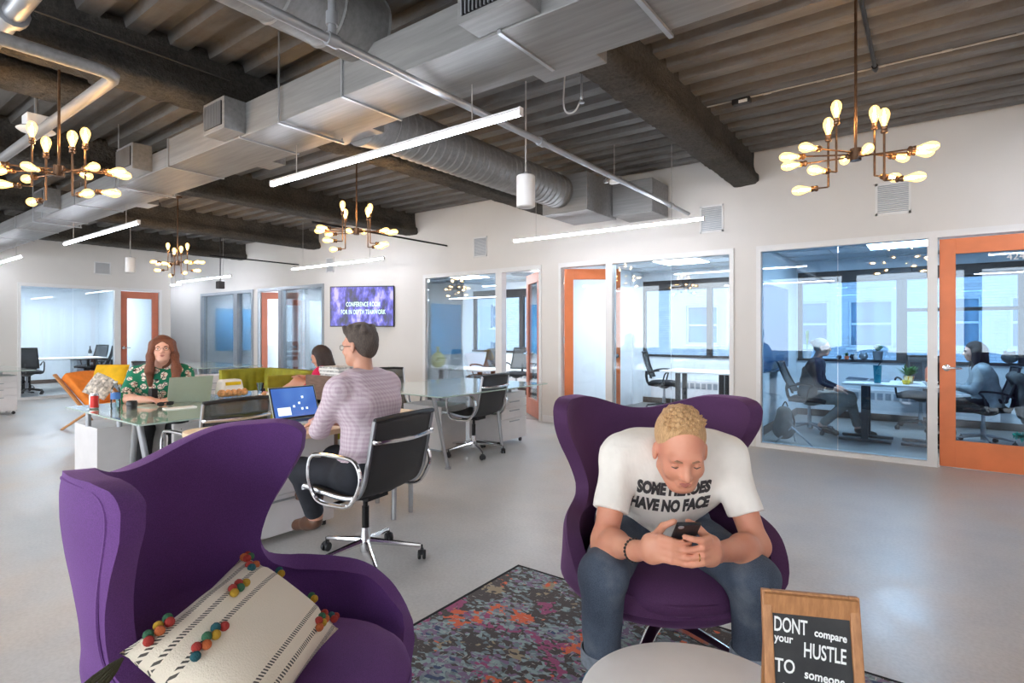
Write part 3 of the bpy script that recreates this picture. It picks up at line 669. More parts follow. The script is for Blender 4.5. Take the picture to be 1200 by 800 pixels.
# wall as columns between windows
xs2 = sorted(set([v for w in fw for v in w[:2]] + [-24, 8]))
for a, b in zip(xs2[:-1], xs2[1:]):
    hs = sorted([(z0, z1) for x0, x1, z0, z1 in fw if x0 <= a + 1e-6 and x1 >= b - 1e-6]); z = -5
    for z0, z1 in hs: m.b2(a, b, 0, .3, z, z0); z = z1
    m.b2(a, b, 0, .3, z, 9)
m.build('brick_wall', 'painted_brick', r, smooth=False)
for x0, x1, z0, z1 in fw:
    w = MB().b2(x0, x0 + .05, .06, .16, z0, z1).b2(x1 - .05, x1, .06, .16, z0, z1).b2(x0 + .05, x1 - .05, .06, .16, z1 - .05, z1).b2(x0 + .05, x1 - .05, .06, .16, z0, z0 + .06).b2(x0 + .05, x1 - .05, .08, .14, (z0 + z1) / 2 - .03, (z0 + z1) / 2 + .03).b2(x0 - .06, x1 + .06, -.06, .1, z0 - .07, z0)
    wf = w.build('window', 'grey_frame', r, smooth=False)
    MB().b2(x0 + .05, x1 - .05, .13, .15, z0 + .06, z1 - .05).build('pane', 'far_window_pane', wf, smooth=False)
struct(MB().b2(-26, 12, YB + .3, 26, -5.2, -5), 'ground_light_well', 'painted_brick')

# ------------------------------------------------------------------ wall fittings
def vent(x, z, w, h, label, wall='rear', group='wall vents'):
    r = thing('wall_vent', label, 'vent', (x, W, z) if wall == 'rear' else (XF, x, z), 0 if wall == 'rear' else R(90), group)
    MB().b2(-w / 2, w / 2, -.012, 0, -h / 2, -h / 2 + .025).b2(-w / 2, w / 2, -.012, 0, h / 2 - .025, h / 2).b2(-w / 2, -w / 2 + .02, -.012, 0, -h / 2, h / 2).b2(w / 2 - .02, w / 2, -.012, 0, -h / 2, h / 2).build('frame', 'white_frame', r, smooth=False)
    m = MB(); k = 14
    for j in range(k): m.box((0, -.006, -h / 2 + .03 + (h - .06) * (j + .5) / k), (w - .04, .012, .004), rotm(R(35)))
    m.build('slat', 'white_frame', r, smooth=False)['kind'] = 'stuff'
    MB().b2(-w / 2 + .02, w / 2 - .02, -.003, -.001, -h / 2 + .02, h / 2 - .02).build('backing', 'grey_frame', r, smooth=False)
    return r
vent(-.3, 2.67, .3, .33, 'white louvred vent on the wall below the right chandelier')
vent(-2.11, 2.68, .28, .33, 'white louvred vent on the wall at the end of the lower tube light')
vent(-5.74, 2.67, .28, .32, 'white louvred vent above the glazed office with blue board')
vent(-9.68, 2.66, .26, .3, 'small white vent on the wall above and left of the television')
vent(4.33, 2.66, .3, .27, 'grey square vent above the far left glazed office', 'left')

# television on a swing arm
r = thing('television', 'flat television showing blue purple picture with conference room text, angled off the wall', 'television', (-8.3, W - .3, 1.78), R(27))
MB().b2(-.62, .62, -.02, .02, -.37, .37).build('casing', 'black_plastic', r, smooth=False, bevel=.006)
MB().b2(-.605, .605, -.0225, -.0205, -.352, .352).build('screen', 'tv_picture', r, smooth=False)
MB().tube([(0, .02, 0), (-.15, .15, 0), (0, .33, 0)], .02, 8).build('wall_arm', 'black_metal', r)
T = lambda x, y, z: Matrix.Translation((x, y, z)) @ Matrix.Rotation(R(90), 4, 'X')
text_obj('CONFERENCE ROOM', .115, 'tv_text', r, T(.03, -.024, .0), 'lettering', .56, align='CENTER', offset=.0015, spacing=1.08)
text_obj('FOR IN DEPTH TEAMWORK', .115, 'tv_text', r, T(.03, -.024, -.14), 'lettering', .56, align='CENTER', offset=.0015, spacing=1.08)

# ------------------------------------------------------------------ ducts, pipes and ceiling services
r = thing('rectangular_duct', 'long grey rectangular air duct running under the ceiling beams', 'duct', (0, 0, 0))
x = 2.0; first = True
while x > XF + .1:
    L = min(1.22, x - XF - .05); zt = 3.0 if x > -5.2 else 2.93
    y0, y1 = (2.13, 2.6)
    MB().b2(x - L + .004, x - .004, y0, y1, 2.76, zt).build('duct_section', 'duct_metal', r, smooth=False, bevel=.004)
    m = MB(); m.b2(x - L - .01, x - L + .01, y0 - .008, y1 + .008, 2.752, 2.764).b2(x - L - .01, x - L + .01, y0 - .01, y0 + .002, 2.76, zt); m.build('duct_flange', 'silver_paint', r, smooth=False)
    x -= L
for x in (-3.55, -1.0, -6.4, -9.3):
    m = MB().b2(x - .012, x + .012, 2.105, 2.63, 2.735, 2.75)
    for y in (2.11, 2.62): m.cyl((x, y, 2.735), (x, y, ZC), .006, n=6)
    m.build('hanger', 'silver_paint', r)
for i, (a, b) in enumerate(((-1.79, -1.42), (-4.33, -4.02), (-6.03, -5.66), (-8.65, -8.25))):
    g = MB().b2(a, b, 1.97, 2.13, 2.77, 3.0).build('register_box', 'duct_metal', r, smooth=False, bevel=.004)
    MB().b2(a + .03, b - .03, 1.962, 1.969, 2.8, 2.97).build('grille_backing', 'black_metal', g, smooth=False)
    q = MB(); k = 13
    for j in range(k + 1): t = a + .035 + (b - a - .07) * j / k; q.b2(t - .003, t + .003, 1.955, 1.963, 2.8, 2.97)
    q.build('grille', 'silver_paint', g, smooth=False)['kind'] = 'stuff'
for a, b in ((-1.8, -1.4), (-4.75, -4.5), (-7.4, -7.1)): MB().b2(a, b, 2.6, 2.74, 2.77, 2.92).build('register_box', 'duct_metal', r, smooth=False, bevel=.004)
def round_duct(name, label, x, z, y0, y1, rad, pitch):
    t = thing(name, label, 'duct', (x, y0, z)); prof = []
    n = int((y1 - y0) / pitch); m = MB(); pts = []; rr = []
    for i in range(n + 1):
        y = (y1 - y0) * i / n
        pts += [(0, y, 0), (0, y + .012, 0), (0, y + .02, 0)]; rr += [rad, rad + .007, rad]
    m.tube(pts, rr, 36, caps=True, up=(0, 0, 1)); m.build('duct_pipe', 'duct_metal', t, sharp=25); return t
round_duct('round_duct', 'round spiral duct at the top left above the rectangular duct', -2.74, 3.14, YN, 2.2, .205, .3)
t = round_duct('round_duct', 'round spiral duct running from the rectangular duct to the white wall', -3.52, 2.97, 3.0, 5.75, .19, .085)
MB().b2(-.24, .24, -.5, -.2, -.16, .2).build('duct_collar', 'duct_metal', t, smooth=False, bevel=.006)
pr = []
for i in range(9):
    a = i / 8; pr.append((0, -.2 + .24 * a, .02 * (1 - a)))
MB().tube(pr, [.235 - .045 * i / 8 for i in range(9)], 28, up=(0, 0, 1)).build('duct_elbow', 'duct_metal', t)
m = MB().b2(-3.76, -3.15, 5.66, 6.42, 2.72, 3.16); t2 = thing('plenum_box', 'grey metal plenum box at the end of the spiral duct by the wall', 'duct', (0, 0, 0))
m.build('casing', 'duct_metal', t2, smooth=False, bevel=.006); MB().b2(-3.14, -2.62, 6.28, 6.78, 2.74, 3.14).build('side_box', 'duct_metal', t2, smooth=False, bevel=.006)
def pipe(label, pts, rad, mat='duct_metal', fit=(), cat='pipe', name='pipe'):
    o = thing(name, label, cat, (0, 0, 0)); MB().tube(pts, rad, 12).build('run', mat, o)
    for p, d in fit: MB().cyl(Vector(p) - Vector(d) * .03, Vector(p) + Vector(d) * .03, rad * 1.45, n=12).build('fitting', mat, o)
    return o
pipe('straight grey pipe crossing under the ducts to the wall', [(-2.27, YN, 2.7), (-2.27, 6.5, 2.7)], .022, 'silver_paint', [((-2.27, 1.62, 2.7), (0, 1, 0)), ((-2.27, 5.95, 2.7), (0, 1, 0)), ((-2.27, 3.4, 2.7), (0, 1, 0))])
pipe('short vertical pipe dropping to the straight grey pipe at the top', [(-2.27, 1.62, 2.7), (-2.27, 1.62, ZC)], .02, 'silver_paint', [((-2.27, 1.62, 2.8), (0, 0, 1))])
pipe('grey pipe turning a corner at the upper left', [(-3.84, YN, 2.83), (-3.84, 1.17, 2.83), (-3.85, 1.215, 2.83), (-3.88, 1.25, 2.83), (-3.93, 1.262, 2.83), (-13.9, 1.262, 2.83)], .036, 'duct_metal')
pipe('thick pale pipe in the top left corner of the room', [(-14, .8, 3.0), (-2.9, .8, 3.0)], .05, 'silver_paint', [((-3.9, .8, 3.0), (1, 0, 0))])
pipe('thin dark rail ending at the wall above the television side', [(-6.45, 4.3, 2.75), (-6.45, 6.84, 2.75)], .014, 'black_metal')
pipe('thin dark rail ending above the far glazed office doors', [(-10.75, 5.0, 2.74), (-10.75, 6.84, 2.74)], .014, 'black_metal')
pipe('black conduit above the right chandelier running along the deck', [(-.33, 3.2, 3.3), (-.33, 5.06, 3.3)], .014, 'black_metal', [((-.33, 5.0, 3.3), (0, 1, 0))])
pipe('thin conduit with clips strung along the deck at the right', [(-1.6, 5.07, 3.33), (2.5, 5.1, 3.33)], .006, 'light_wire', [((x, 5.08, 3.33), (1, 0, 0)) for x in (-1.1, -.7, -.3, .1, .5)])
pipe('thin conduit running beside the dark beam at upper left', [(-4.2, YN, 3.2), (-4.2, 2.1, 3.2)], .008, 'dark_wire')
t = thing('smoke_detector', 'small black device fixed to the deck right of the large beam', 'detector', (-1.3, 5.05, 3.3)); MB().box((0, 0, 0), (.15, .07, .05)).build('casing', 'black_plastic', t, bevel=.01); MB().box((.02, -.037, -.01), (.07, .004, .025)).build('lens', 'white_plastic', t)
t = thing('sprinkler', 'brass sprinkler head with cable loop below the deck', 'sprinkler', (-1.86, 3.27, 2.86)); MB().cyl((0, 0, 0), (0, 0, .5), .008, n=8).build('drop_pipe', 'silver_paint', t); MB().lathe([(.002, -.02), (.02, -.018), (.02, -.012), (.006, 0), (.012, .02)], n=12).build('head', 'brushed_metal', t)
MB().tube(smooth_path([(0, 0, .02), (-.05, 0, -.06), (-.12, 0, -.05), (-.14, 0, .05), (-.12, 0, .3)], 6), .006, 6).build('cable', 'light_wire', t)
t = thing('emergency_light', 'small twin head light fixed beside the plenum box', 'light', (-2.75, 5.55, 2.95)); MB().box((0, 0, 0), (.1, .05, .05)).build('body', 'white_plastic', t, bevel=.008); [MB().lathe([(.01, 0), (.03, .03), (.03, .045)], (sx * .06, -.02, 0), 12, rotm(R(70), 0, sx * .6)).build('lamp_head', 'silver_paint', t) for sx in (-1, 1)]
MB().cyl((0, 0, .02), (0, 0, .4), .005, n=6).build('rod', 'light_wire', t)
t = thing('hanging_box', 'small dark box hanging on a cord above the far glazed offices', 'speaker', (-12.2, 5.9, 2.32)); MB().box((0, 0, 0), (.16, .12, .16)).build('body', 'dark_frame', t, bevel=.01); MB().cyl((0, 0, .08), (0, 0, 1.05), .01, n=6).build('cord', 'dark_wire', t)
t = thing('access_point', 'white disc shaped device on a box hanging at upper left', 'device', (-5.47, 1.26, 2.84)); MB().lathe([(.001, -.01), (.1, 0), (.12, .015), (.1, .03), (.001, .035)], n=24).build('disc', 'white_plastic', t); MB().box((0, 0, .08), (.14, .14, .09)).build('box', 'white_plastic', t, bevel=.006); MB().cyl((0, 0, .12), (0, 0, .52), .012, n=8).build('rod', 'silver_paint', t)

def tube_light(x0, x1, y, label):
    z = 2.51; t = thing('tube_light', label, 'light', ((x0 + x1) / 2, y, z), 0, 'suspended tube lights'); L = (x1 - x0) / 2
    MB().b2(-L, L, -.016, .016, .008, .026).build('housing', 'white_metal', t, smooth=False)
    MB().b2(-L, L, -.0155, .0155, -.018, .008).build('diffuser', 'tube_light', t, smooth=False, bevel=.012)
    for s in (-1, 1):
        MB().cyl((s * (L - .35), 0, .024), (s * (L - .35), 0, (2.755 if abs(y - 2.47) < .1 and x0 < 0 else ZC) - z), .0035, n=5).build('hanger_wire', 'light_wire', t); MB().b2(s * L - .004, s * L + .004, -.017, .017, -.019, .028).build('end_cap', 'white_metal', t, smooth=False)
    return t
for a, b, y, lb in [(-4.26, -1.78, 2.47, 'long bright tube light nearest the top middle'), (-4.38, -1.9, 5.92, 'bright tube light along the wall above the middle glazed office'), (-9.4, -6.92, 2.47, 'tube light between the two left chandeliers'), (-9.72, -7.1, 6.05, 'tube light above the television'),
                    (-13.94, -11.46, 2.47, 'tube light at the far left edge'), (-14.5, -11.93, 6.0, 'tube light over the far corridor glazing'), (-17.2, -15.0, 6.3, 'tube light in the far corridor beyond the wall end'), (.72, 3.2, 2.47, 'tube light over the right chairs'), (.72, 3.2, 5.92, 'tube light beyond the orange door'),
                    (-4.26, -1.78, -1.1, 'tube light behind the near chair'), (.72, 3.2, -1.1, 'tube light behind on the right'), (-9.4, -6.92, -1.1, 'tube light behind on the left'), (-13.94, -11.46, -1.1, 'tube light behind at the far left')]: tube_light(a, b, y, lb)
def pendant(x, y, z, label):
    t = thing('pendant_speaker', label, 'speaker', (x, y, z), 0, 'white cylinder pendants')
    MB().lathe([(.001, -.125), (.045, -.123), (.06, -.13), (.076, -.122), (.076, .122), (.07, .13), (.001, .131)], n=32).build('cylinder_body', 'white_plastic', t)
    MB().cyl((0, 0, .13), (0, 0, ZC - z), .0065, n=8).build('rod', 'light_wire', t); MB().lathe([(.02, 0), (.02, .02), (.008, .03)], (0, 0, .13), 12).build('cap', 'brushed_metal', t)
pendant(-2.64, 3.73, 2.46, 'white cylinder pendant hanging in front of the spiral duct'); pendant(-11.0, 3.8, 2.46, 'white cylinder pendant hanging by the far left wall')
# chandeliers
def bulb_mesh():
    return MB().lathe([(.001, .112), (.012, .11), (.023, .098), (.029, .08), (.028, .062), (.02, .035), (.0135, .018), (.0125, 0)], n=12)
def socket_mesh():
    return MB().lathe([(.007, -.035), (.017, -.03), (.019, -.02), (.015, -.012), (.018, -.002), (.018, .006), (.012, .008)], n=10)
BULB = bulb_mesh().build('bulb', 'bulb_glow'); SOCK = socket_mesh().build('socket', 'bronze'); FIL = MB().tube([(0, 0, .02), (.006, 0, .045), (0, 0, .085)], .0042, 6).tube([(0, 0, .085), (-.006, 0, .045), (0, 0, .02)], .0042, 6).build('filament', 'filament')
def chandelier(loc, rz, label):
    t = thing('chandelier', label, 'chandelier', loc, rz, 'copper rod chandeliers')
    MB().cyl((0, 0, -.035), (0, 0, .035), .03, n=20).build('hub', 'bronze', t); MB().cyl((0, 0, .03), (0, 0, ZC - loc[2]), .008, n=10).build('stem', 'bronze', t); MB().lathe([(.06, 0), (.06, -.015), (.01, -.03)], (0, 0, ZC - loc[2]), 20).build('canopy', 'bronze', t)
    def put(p, d):
        d = Vector(d).normalized(); q = Vector((0, 0, 1)).rotation_difference(d).to_euler(); s = SOCK.copy(); b = BULB.copy(); b.name = 'bulb'; COL.objects.link(b); b.parent = t; b.location = Vector(p) + d * .035; b.rotation_euler = q
        s.name = 'socket'; COL.objects.link(s); s.parent = b; fl = FIL.copy(); fl.name = 'filament'; COL.objects.link(fl); fl.parent = b
    for a, z in ((0, 0), (22, .012), (-24, -.012)):
        for s in (1, -1):
            d = Vector((math.cos(R(a)) * s, math.sin(R(a)) * s, 0)); L = .28 if a == 0 else .25
            MB().cyl(d * .02 + Vector((0, 0, z)), d * L + Vector((0, 0, z)), .005, n=8).build('arm', 'bronze', t); put(d * L + Vector((0, 0, z)), d)
            if a:
                p = d * .14 + Vector((0, 0, z)); dz = .015 if a > 0 else -.02; MB().cyl(p + Vector((0, 0, -.14 + dz)), p + Vector((0, 0, .13 + dz)), .0065, n=8).build('upright', 'bronze', t)
                put(p + Vector((0, 0, .13 + dz)), (0, 0, 1)); e = d.copy(); MB().cyl(p + Vector((0, 0, -.14 + dz)), p + e * .05 + Vector((0, 0, -.14 + dz)), .005, n=8).build('elbow', 'bronze', t); put(p + e * .05 + Vector((0, 0, -.14 + dz)), e)
    for s, z in ((1, .03), (-1, -.03)):
        d = Vector((.15 * s, s, 0)).normalized(); MB().cyl(d * .02 + Vector((0, 0, z)), d * .1 + Vector((0, 0, z)), .005, n=8).build('arm', 'bronze', t); put(d * .1 + Vector((0, 0, z)), d)
    return t
chandelier((-.35, 3.85, 2.36), R(30), 'copper rod chandelier with glowing bulbs at the upper right'); chandelier((-4.77, 3.7, 2.36), R(40), 'copper rod chandelier with glowing bulbs in the middle of the room')
chandelier((-9.13, 3.78, 2.36), R(20), 'copper rod chandelier above the woman in the green blouse'); chandelier((-4.53, 1.16, 2.36), R(38), 'copper rod chandelier hanging largest at the upper left')
for o in (BULB, SOCK, FIL): bpy.data.objects.remove(o)
# office ceiling panels
for i, (x, y, lb) in enumerate([(-.3, 8.3, 'square glowing ceiling panel in the right office'), (-3.1, 8.35, 'square glowing ceiling panel in the middle office'), (-7.4, 8.2, 'square glowing ceiling panel in the office with the glass vase'), (-5.4, 8.2, 'square glowing ceiling panel nearer the half open door'), (-11.6, 8.2, 'square glowing ceiling panel in the far white office'), (-9.9, 8.2, 'second ceiling panel added to brighten the far white office'), (-14.5, 8.1, 'square glowing ceiling panel in the farthest office')]):  # the far white office's second panel is an added light to brighten the room
    t = thing('ceiling_panel_light', lb, 'light', (x, y, ZO - .005)); w, d = .33, 1.0
    MB().b2(-w, w, -d / 2 - .01, d / 2 + .01, -.012, -.002).build('panel', 'panel_light', t, smooth=False)
    MB().b2(-w - .02, w + .02, -d / 2 - .03, d / 2 + .03, -.006, 0).build('frame', 'white_frame', t, smooth=False)
t = thing('ceiling_panel_light', 'glowing ceiling panel in the far left office', 'light', (-16.2, 4.0, ZO - .005)); MB().b2(-.3, .3, -.6, .6, -.012, -.002).build('panel', 'panel_light', t, smooth=False)
for x, y, lb in [(-1.05, 8.2, 'round ceiling air diffuser in the right office'), (-2.2, 8.3, 'round ceiling air diffuser in the middle office'), (-6.2, 8.6, 'round ceiling air diffuser in the office with the vase')]:
    t = thing('air_diffuser', lb, 'vent', (x, y, ZO - .005)); MB().lathe([(.2, 0), (.2, -.01), (.17, -.025), (.001, -.03)], n=24).build('ring', 'silver_paint', t)

# ------------------------------------------------------------------ furniture
def star_base(t, mat='chrome', n=5, r=.32, a0=18, z=.085, wheel='black_plastic'):
    leg = None; cas = None
    for i in range(n):
        a = R(a0 + 360 / n * i)
        if leg is None:
            leg = MB().tube([(.02, 0, z + .035), (.12, 0, z + .022), (r - .01, 0, z - .005)], [.021, .017, .012], 8, flat=.8).build('base_leg', mat, t, rz=a)
            c = MB()
            for s in (-1, 1): c.lathe([(.001, -.009), (.024, -.009), (.027, -.004), (.027, .004), (.024, .009), (.001, .009)], (0, s * .014, .027), 16, rotm(R(90)))
            c.box((0, 0, .045), (.034, .02, .03)); c.cyl((0, 0, .03), (0, 0, z), .006, n=8)
            cas = c.build('caster', wheel, t, (r * math.cos(a), r * math.sin(a), 0), a + .7, bevel=.002)
        else: share(leg, 'base_leg', t, rz=a); share(cas, 'caster', t, (r * math.cos(a), r * math.sin(a), 0), a + .7 + i)
def chair_alu(label, loc, rz, sling='black_mesh_thin', group='low back chairs with chrome arms'):
    t = thing('office_chair', label, 'chair', loc, rz, group)
    P = smooth_path([(0, .235, .44), (0, .225, .46), (0, .1, .445), (0, -.05, .432), (0, -.16, .447), (0, -.215, .51), (0, -.245, .62), (0, -.27, .74), (0, -.295, .86)], 4)
    W2 = .228
    def fn(u, v):
        p = P[round(u * (len(P) - 1))]; s = (v - .5) * 2; dip = .018 * (1 - s * s)
        b = p.z > .5
        return (s * W2, p.y - (dip if b else 0), p.z - (0 if b else dip))
    MB().grid(fn, len(P), 9).build('seat_sling', sling, t, solid=.006)
    for s in (-1, 1): MB().tube([(s * (W2 + .008), p.y, p.z) for p in P], .011, 8, flat=1.3).build('side_frame', 'brushed_metal', t)
    MB().tube([(-W2 - .01, -.297, .862), (-.12, -.315, .87), (.12, -.315, .87), (W2 + .01, -.297, .862)], .014, 8).build('top_roll', 'black_plastic', t)
    MB().tube(smooth_path([(-W2 - .005, -.28, .75), (-W2 + .02, -.31, .748), (0, -.345, .745), (W2 - .02, -.31, .748), (W2 + .005, -.28, .75)], 5), .013, 8, flat=.7).build('back_stretcher', 'chrome', t)
    for s in (-1, 1):
        lp = smooth_path([(s * .27, .12, .44), (s * .285, .14, .53), (s * .285, .13, .625), (s * .285, .08, .66), (s * .285, -.08, .665), (s * .285, -.19, .655), (s * .285, -.235, .60), (s * .285, -.235, .53), (s * .28, -.16, .42), (s * .27, -.03, .40), (s * .27, .07, .405)], 5, True)
        MB().tube(lp, .0115, 8, closed=True).build('armrest', 'chrome', t)
    m = MB().box((0, .0, .395), (.16, .2, .035)); m.cyl((-.26, -.02, .4), (.26, -.02, .4), .01, n=8); m.cyl((.05, 0, .39), (.24, .05, .375), .006, n=8); m.build('tilt_mechanism', 'black_metal', t, bevel=.005)
    MB().cyl((0, 0, .3), (0, 0, .39), .014, n=14).cyl((0, 0, .19), (0, 0, .32), .02, n=14).build('stem', 'black_metal', t); MB().lathe([(.03, .06), (.034, .1), (.03, .14), (.024, .2)], n=18).build('hub', 'chrome', t)
    star_base(t); return t
def chair_task(label, loc, rz, group='black mesh task chairs', seat='black_cloth', mesh='black_mesh_thin', base='black_plastic', lean=0.0):
    t = thing('task_chair', label, 'chair', loc, rz, group)
    m = MB(); m.grid(lambda u, v: ((u - .5) * .48 * (1 - .12 * (v - .5) ** 2), (v - .5) * .46, .46 + .03 * (1 - (2 * u - 1) ** 4) * (1 - (2 * v - 1) ** 4) - .02 * max(0, (v - .8)) * 3), 12, 12); m.build('seat', seat, t, solid=.05)
    MB().lathe([(.05, .38), (.12, .42)], n=16).build('seat_plate', 'black_plastic', t)
    bk = lambda u, v: ((u - .5) * (.44 - .04 * v), -.225 - .13 * v * (1 + lean) + .05 * (2 * u - 1) ** 2 - .02 * math.sin(v * PI), .56 + .42 * v)
    MB().grid(bk, 9, 9).build('backrest', mesh, t, solid=.004)
    fr = [bk(u, 0) for u in np.linspace(0, 1, 7)] + [bk(1, v) for v in np.linspace(.15, 1, 6)] + [bk(u, 1) for u in np.linspace(.85, 0, 6)] + [bk(0, v) for v in np.linspace(.85, .15, 5)]
    MB().tube(fr, .013, 8, closed=True).build('back_frame', 'black_plastic', t)
    MB().tube(smooth_path([(0, -.05, .42), (0, -.24, .44), (0, -.29, .56), (0, -.285, .66)], 4), .022, 8).build('back_post', 'black_plastic', t)
    for s in (-1, 1): MB().tube(smooth_path([(s * .2, -.02, .43), (s * .27, 0, .46), (s * .28, .04, .62), (s * .27, .08, .675), (s * .27, -.05, .685), (s * .26, -.18, .66), (s * .25, -.24, .62)], 4), .013, 8).build('armrest', 'black_plastic', t)
    MB().cyl((0, 0, .2), (0, 0, .42), .02, n=12).cyl((0, 0, .06), (0, 0, .24), .028, n=12).build('stem', 'silver_paint', t)
    star_base(t, base, 5, .3, 40); return t

def glass_desk(label, x0, x1, y0, y1, posts, z=.72):
    t = thing('glass_desk', label, 'desk', (0, 0, 0), 0, 'glass topped desks')
    MB().b2(x0, x1, y0, y1, z - .012, z).build('glass_top', 'frosted_green_glass', t, smooth=False, bevel=.003)
    for fx, tx, fy, ty in posts: MB().tube([(fx, fy, 0), (fx, fy, .015), (fx * .97 + tx * .03, fy * .97 + ty * .03, .02), (tx, ty, z - .013)], [.03, .03, .017, .021], 14).build('leg', 'silver_paint', t)
    return t
def pedestal(label, loc, rz=0, w=.42, d=.52, h=.55, nd=3, handles=True):
    t = thing('drawer_pedestal', label, 'cabinet', loc, rz, 'white drawer pedestals')
    MB().b2(-w / 2, w / 2, -d / 2, d / 2, .06, h).build('body', 'white_metal', t, smooth=False, bevel=.004)
    z = .07; hs = [.24, .12, .1] if nd == 3 else [(h - .08) / nd] * nd
    for hh in hs:
        dr = MB().b2(-w / 2 + .006, w / 2 - .006, -d / 2 - .018, -d / 2 - .001, z + .004, z + hh - .004).build('drawer', 'white_metal', t, smooth=False, bevel=.003)
        MB().b2(-.09, .09, -d / 2 - .03, -d / 2 - .018, z + hh - .035, z + hh - .025).build('handle', 'grey_frame', dr, smooth=False); z += hh + .002
    for sx in (-1, 1):
        for sy in (-1, 1): MB().lathe([(.001, -.008), (.025, -.008), (.025, .008), (.001, .008)], (sx * (w / 2 - .04), sy * (d / 2 - .05), .027), 12, rotm(R(90))).cyl((sx * (w / 2 - .04), sy * (d / 2 - .05), .03), (sx * (w / 2 - .04), sy * (d / 2 - .05), .065), .008, n=6).build('caster', 'black_plastic', t)
    return t
# desk of the woman in the green blouse
t = glass_desk('long glass desk with splayed metal legs where the woman in green works', -5.54, -4.09, 1.46, 3.05, [(-4.2, -4.28, 1.62, 1.53), (-4.72, -4.42, 1.62, 1.56), (-4.2, -4.3, 2.9, 2.9), (-5.0, -4.8, 2.95, 2.9)])
for x, y in ((-5.43, 1.58), (-5.2, 1.72)): MB().cyl((x, y, .56), (x, y, .708), .019, n=14).build('standoff', 'silver_paint', t)
t = pedestal('low white cabinet under the left end of the glass desk', (-5.5, 1.83, 0), R(-90), w=.5, d=.52, h=.56)
t = thing('storage_panel', 'white side panel behind the legs of the front glass desk', 'cabinet', (-5.05, 2.35, 0)); MB().b2(-.02, .02, -.3, .3, .03, .55).build('panel', 'white_metal', t, smooth=False, bevel=.003); MB().b2(-.1, .1, -.02, .02, 0, .03).build('foot', 'grey_frame', t)
# desk of the seated man: maple top, rounded corner, white drawers below
t = thing('wooden_desk', 'maple topped desk with rounded corner where the man in the checked shirt sits', 'desk', (0, 0, 0))
def rr(x0, x1, y0, y1, r, n=8):
    p = []
    for cx, cy, a in ((x1 - r, y0 + r, -90), (x1 - r, y1 - r, 0), (x0 + r, y1 - r, 90), (x0 + r, y0 + r, 180)):
        for i in range(n + 1): th = R(a + 90 * i / n); p.append((cx + r * math.cos(th), cy + r * math.sin(th)))
    return p
MB().prism(rr(-3.66, -2.93, 1.5, 3.0, .12), .69, .72).build('desk_top', 'maple', t, smooth=False, bevel=.004)
for x, y in ((-3.05, 2.85), (-3.42, 2.85)): MB().tube([(x, y, 0), (x, y, .69)], [.017, .021], 12).build('leg', 'silver_paint', t)
MB().tube([(-3.02, 2.66, 0), (-3.1, 2.75, .69)], [.017, .022], 12).build('leg', 'silver_paint', t)
t = thing('drawer_cabinet', 'white cabinet with three wide drawers under the maple desk', 'cabinet', (-3.46, 1.98, 0)); MB().b2(-.2, .17, -.42, .38, .04, .66).build('body', 'white_metal', t, smooth=False, bevel=.003)
z = .05
for hh in (.24, .18, .17):
    d = MB().b2(.17, .188, -.41, .37, z, z + hh).build('drawer', 'white_metal', t, smooth=False, bevel=.003); MB().b2(.188, .2, -.12, .08, z + hh - .035, z + hh - .025).build('handle', 'grey_frame', d, smooth=False); z += hh + .01
for sx in (-.15, .12):
    for sy in (-.37, .33): MB().cyl((sx, sy, 0), (sx, sy, .04), .02, n=12).build('foot', 'black_plastic', t)
# second glass desk further back
t = glass_desk('glass desk further back behind the man in the checked shirt', -4.95, -3.58, 3.74, 5.5, [(-3.72, -3.82, 3.96, 3.86), (-4.75, -4.6, 3.95, 3.86), (-4.8, -4.7, 4.9, 4.85), (-3.75, -3.85, 4.86, 4.86)])
for x, y in ((-3.98, 5.3), (-4.2, 5.35)): MB().cyl((x, y, .6), (x, y, .708), .018, n=12).build('standoff', 'silver_paint', t)
pedestal('white drawer pedestal under the second glass desk', (-4.15, 5.28, 0), R(90), w=.5, d=.46, h=.61)
t = thing('storage_panel', 'white cabinet side standing left under the second glass desk', 'cabinet', (-4.55, 4.62, 0)); MB().b2(-.3, .3, -.2, .2, .03, .5).build('body', 'white_metal', t, smooth=False, bevel=.004); MB().b2(-.25, .25, -.15, .15, 0, .03).build('plinth', 'grey_frame', t)
# far desks
glass_desk('glass desk far back on the left behind the woman in green', -11.6, -9.6, 4.3, 5.4, [(-9.75, -9.85, 4.45, 4.4), (-11.4, -11.3, 4.45, 4.4), (-9.75, -9.85, 5.25, 5.3), (-11.4, -11.3, 5.25, 5.3)])
pedestal('white drawer pedestal under the far back glass desk', (-9.35, 4.35, 0), R(90), w=.5, d=.46, h=.62)
glass_desk('glass desk at the left edge of the room', -13.2, -11.3, 1.5, 2.6, [(-11.4, -11.5, 1.6, 1.6), (-13.0, -12.9, 1.6, 1.6), (-13, -12.9, 2.5, 2.5)])
pedestal('white drawer pedestal at the left edge under a glass desk', (-11.95, 2.2, 0), R(90), w=.52, d=.52, h=.62)
